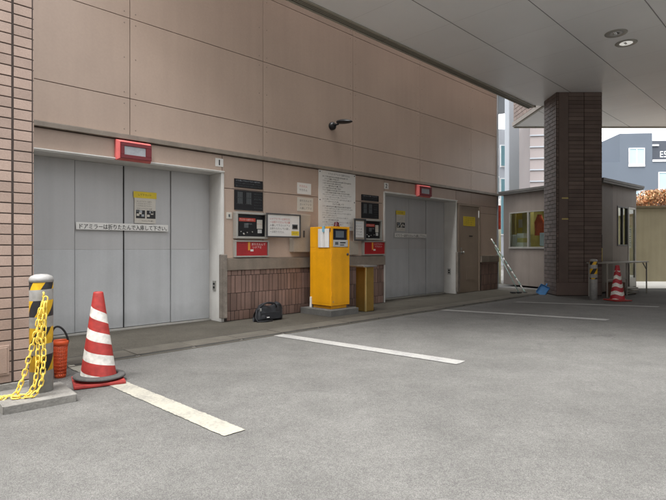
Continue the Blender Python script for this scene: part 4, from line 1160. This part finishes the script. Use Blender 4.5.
# blue-grey building
bx = thing('office_building', 'blue grey rendered building with pale windows beyond the hedge', 'building', (25.5, 40, 0), R(-4))
b = MB(); b.box(-7, 14, 0, 12, 0, 7.95, m_bld); b.box(-2.45, 0.05, .02, 6, 7.951, 10.25, m_bld); b.build('wall', bx)
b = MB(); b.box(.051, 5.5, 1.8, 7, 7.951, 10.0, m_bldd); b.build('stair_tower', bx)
b = MB(); b.box(.06, 14, -.05, .2, 7.952, 8.12, m_wfr); b.build('parapet', bx)
b = MB(); b.box(.9, 1.5, 1.70, 1.79, 9.55, 9.68, m_wfr); b.box(2.1, 2.4, 1.70, 1.79, 9.0, 9.15, m_wfr); b.build('vent', bx)
def win(x0, x1, z0, z1):
    f = MB(); y = -.06
    f.box(x0-.08, x1+.08, y, .03, z0-.18, z0, m_wfr); f.box(x0-.06, x1+.06, y, .03, z1, z1+.06, m_wfr); f.box(x0-.06, x0, y, .03, z0, z1, m_wfr); f.box(x1, x1+.06, y, .03, z0, z1, m_wfr); f.box((x0+x1)/2-.03, (x0+x1)/2+.03, y, .03, z0, z1, m_wfr)
    fo = f.build('window', bx); p = MB(); p.box(x0, x1, -.02, -.005, z0, z1, m_bwin); p.build('pane', fo)
win(-1.72, -.62, 7.75, 9.0)
win(.55, 1.75, 5.75, 7.05)
win(-1.35, -.6, 4.75, 5.6)
win(2.6, 3.8, 5.75, 7.05)
x = MB(); vs, fs = text_geo('E5', 1.0)
x.add([(v.x*.6+.85, -.08, v.y*.7+8.50) for v in vs], fs, m_wfr)
x.build('sign_lettering', bx)

# pale things in the gap on the left of the column
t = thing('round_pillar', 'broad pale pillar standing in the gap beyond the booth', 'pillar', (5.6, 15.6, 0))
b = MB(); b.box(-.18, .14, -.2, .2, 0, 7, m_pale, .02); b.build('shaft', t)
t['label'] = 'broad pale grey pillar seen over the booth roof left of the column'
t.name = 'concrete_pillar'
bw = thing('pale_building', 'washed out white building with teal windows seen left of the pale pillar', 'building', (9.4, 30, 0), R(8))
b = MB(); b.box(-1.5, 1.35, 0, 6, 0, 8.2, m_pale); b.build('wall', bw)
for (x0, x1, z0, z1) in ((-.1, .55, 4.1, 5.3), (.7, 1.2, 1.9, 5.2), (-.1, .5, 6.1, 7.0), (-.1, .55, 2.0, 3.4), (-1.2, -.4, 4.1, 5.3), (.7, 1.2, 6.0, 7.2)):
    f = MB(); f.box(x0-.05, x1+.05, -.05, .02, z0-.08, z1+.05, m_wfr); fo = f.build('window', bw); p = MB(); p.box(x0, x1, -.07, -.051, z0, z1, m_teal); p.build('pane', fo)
# glazed link bridge high up
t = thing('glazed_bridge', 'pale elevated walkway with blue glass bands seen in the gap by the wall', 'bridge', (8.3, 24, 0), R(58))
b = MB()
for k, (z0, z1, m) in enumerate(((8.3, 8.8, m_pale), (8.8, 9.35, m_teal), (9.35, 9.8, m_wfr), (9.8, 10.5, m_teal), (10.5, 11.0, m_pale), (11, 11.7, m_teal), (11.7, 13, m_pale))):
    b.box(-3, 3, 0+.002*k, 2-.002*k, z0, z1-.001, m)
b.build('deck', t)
b = MB(); b.box(-.4, .4, .5, 1.5, 0, 8.299, m_pale); b.build('support', t)
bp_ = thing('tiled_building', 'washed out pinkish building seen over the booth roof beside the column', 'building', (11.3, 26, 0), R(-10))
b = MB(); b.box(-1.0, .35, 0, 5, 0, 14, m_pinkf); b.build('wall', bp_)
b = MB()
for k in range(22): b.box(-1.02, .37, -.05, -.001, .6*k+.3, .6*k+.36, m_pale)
b.build('string_course', bp_)

# unseen building added behind the camera to shut out low sky light
t = thing('sky_block_building', 'plain grey brown building added behind the viewer to block low sky', 'building', (0, -11, 0))
b = MB(); b.box(-26, 26, -8, 0, 0, 13, m_fac); b.build('wall', t)
for zz in (1.2, 4.4, 7.6, 10.4):
    for k in range(9):
        x0 = -24+k*5.4
        f = MB(); f.box(x0, x0+3.4, .002, .06, zz, zz+1.7, m_wfr); fo = f.build('window', t); p_ = MB(); p_.box(x0+.1, x0+3.3, .0605, .07, zz+.1, zz+1.6, m_teal); p_.build('pane', fo)

# ================================================================== CAMERA, LIGHT
cam = bpy.data.cameras.new('camera'); co = bpy.data.objects.new('camera', cam); col.objects.link(co)
co.location = (0, 0, 1.05); co.rotation_euler = (R(90), 0, 0)
cam.sensor_width = 36; cam.lens = 500/666*36; cam.shift_y = -2/666; cam.clip_start = .05; cam.clip_end = 600
sc.camera = co
SE, SAZ = R(68), R(215)            # sun high, behind the camera on the left (azimuth clockwise from +Y)
wd = bpy.data.worlds.new('World'); sc.world = wd; wd.use_nodes = True
nt = wd.node_tree; L = nt.links.new; bg = nt.nodes['Background']
sky = _n(nt, 'ShaderNodeTexSky', sky_type='NISHITA'); sky.sun_disc = False; sky.sun_elevation = SE; sky.sun_rotation = SAZ
sky.air_density = 1.0; sky.dust_density = 4.0; sky.ozone_density = 1.0
hs = _n(nt, 'ShaderNodeHueSaturation'); hs.inputs['Saturation'].default_value = .07; hs.inputs['Value'].default_value = 4.5
L(sky.outputs[0], hs.inputs['Color']); L(hs.outputs[0], bg.inputs['Color']); bg.inputs['Strength'].default_value = .15
sl = bpy.data.lights.new('sun', 'SUN'); sl.energy = 1.25; sl.angle = R(28); sl.color = (1, .96, .9)
so = bpy.data.objects.new('sun', sl); col.objects.link(so)
dv = Vector((math.sin(SAZ)*math.cos(SE), math.cos(SAZ)*math.cos(SE), math.sin(SE)))
so.rotation_euler = dv.to_track_quat('Z', 'Y').to_euler(); so.location = (-6, -8, 14)
sc.view_settings.view_transform = 'Standard'; sc.view_settings.look = 'None'; sc.view_settings.exposure = 0; sc.view_settings.gamma = 1
sc.cycles.max_bounces = 8; sc.cycles.diffuse_bounces = 5
sc.cycles.use_denoising = True
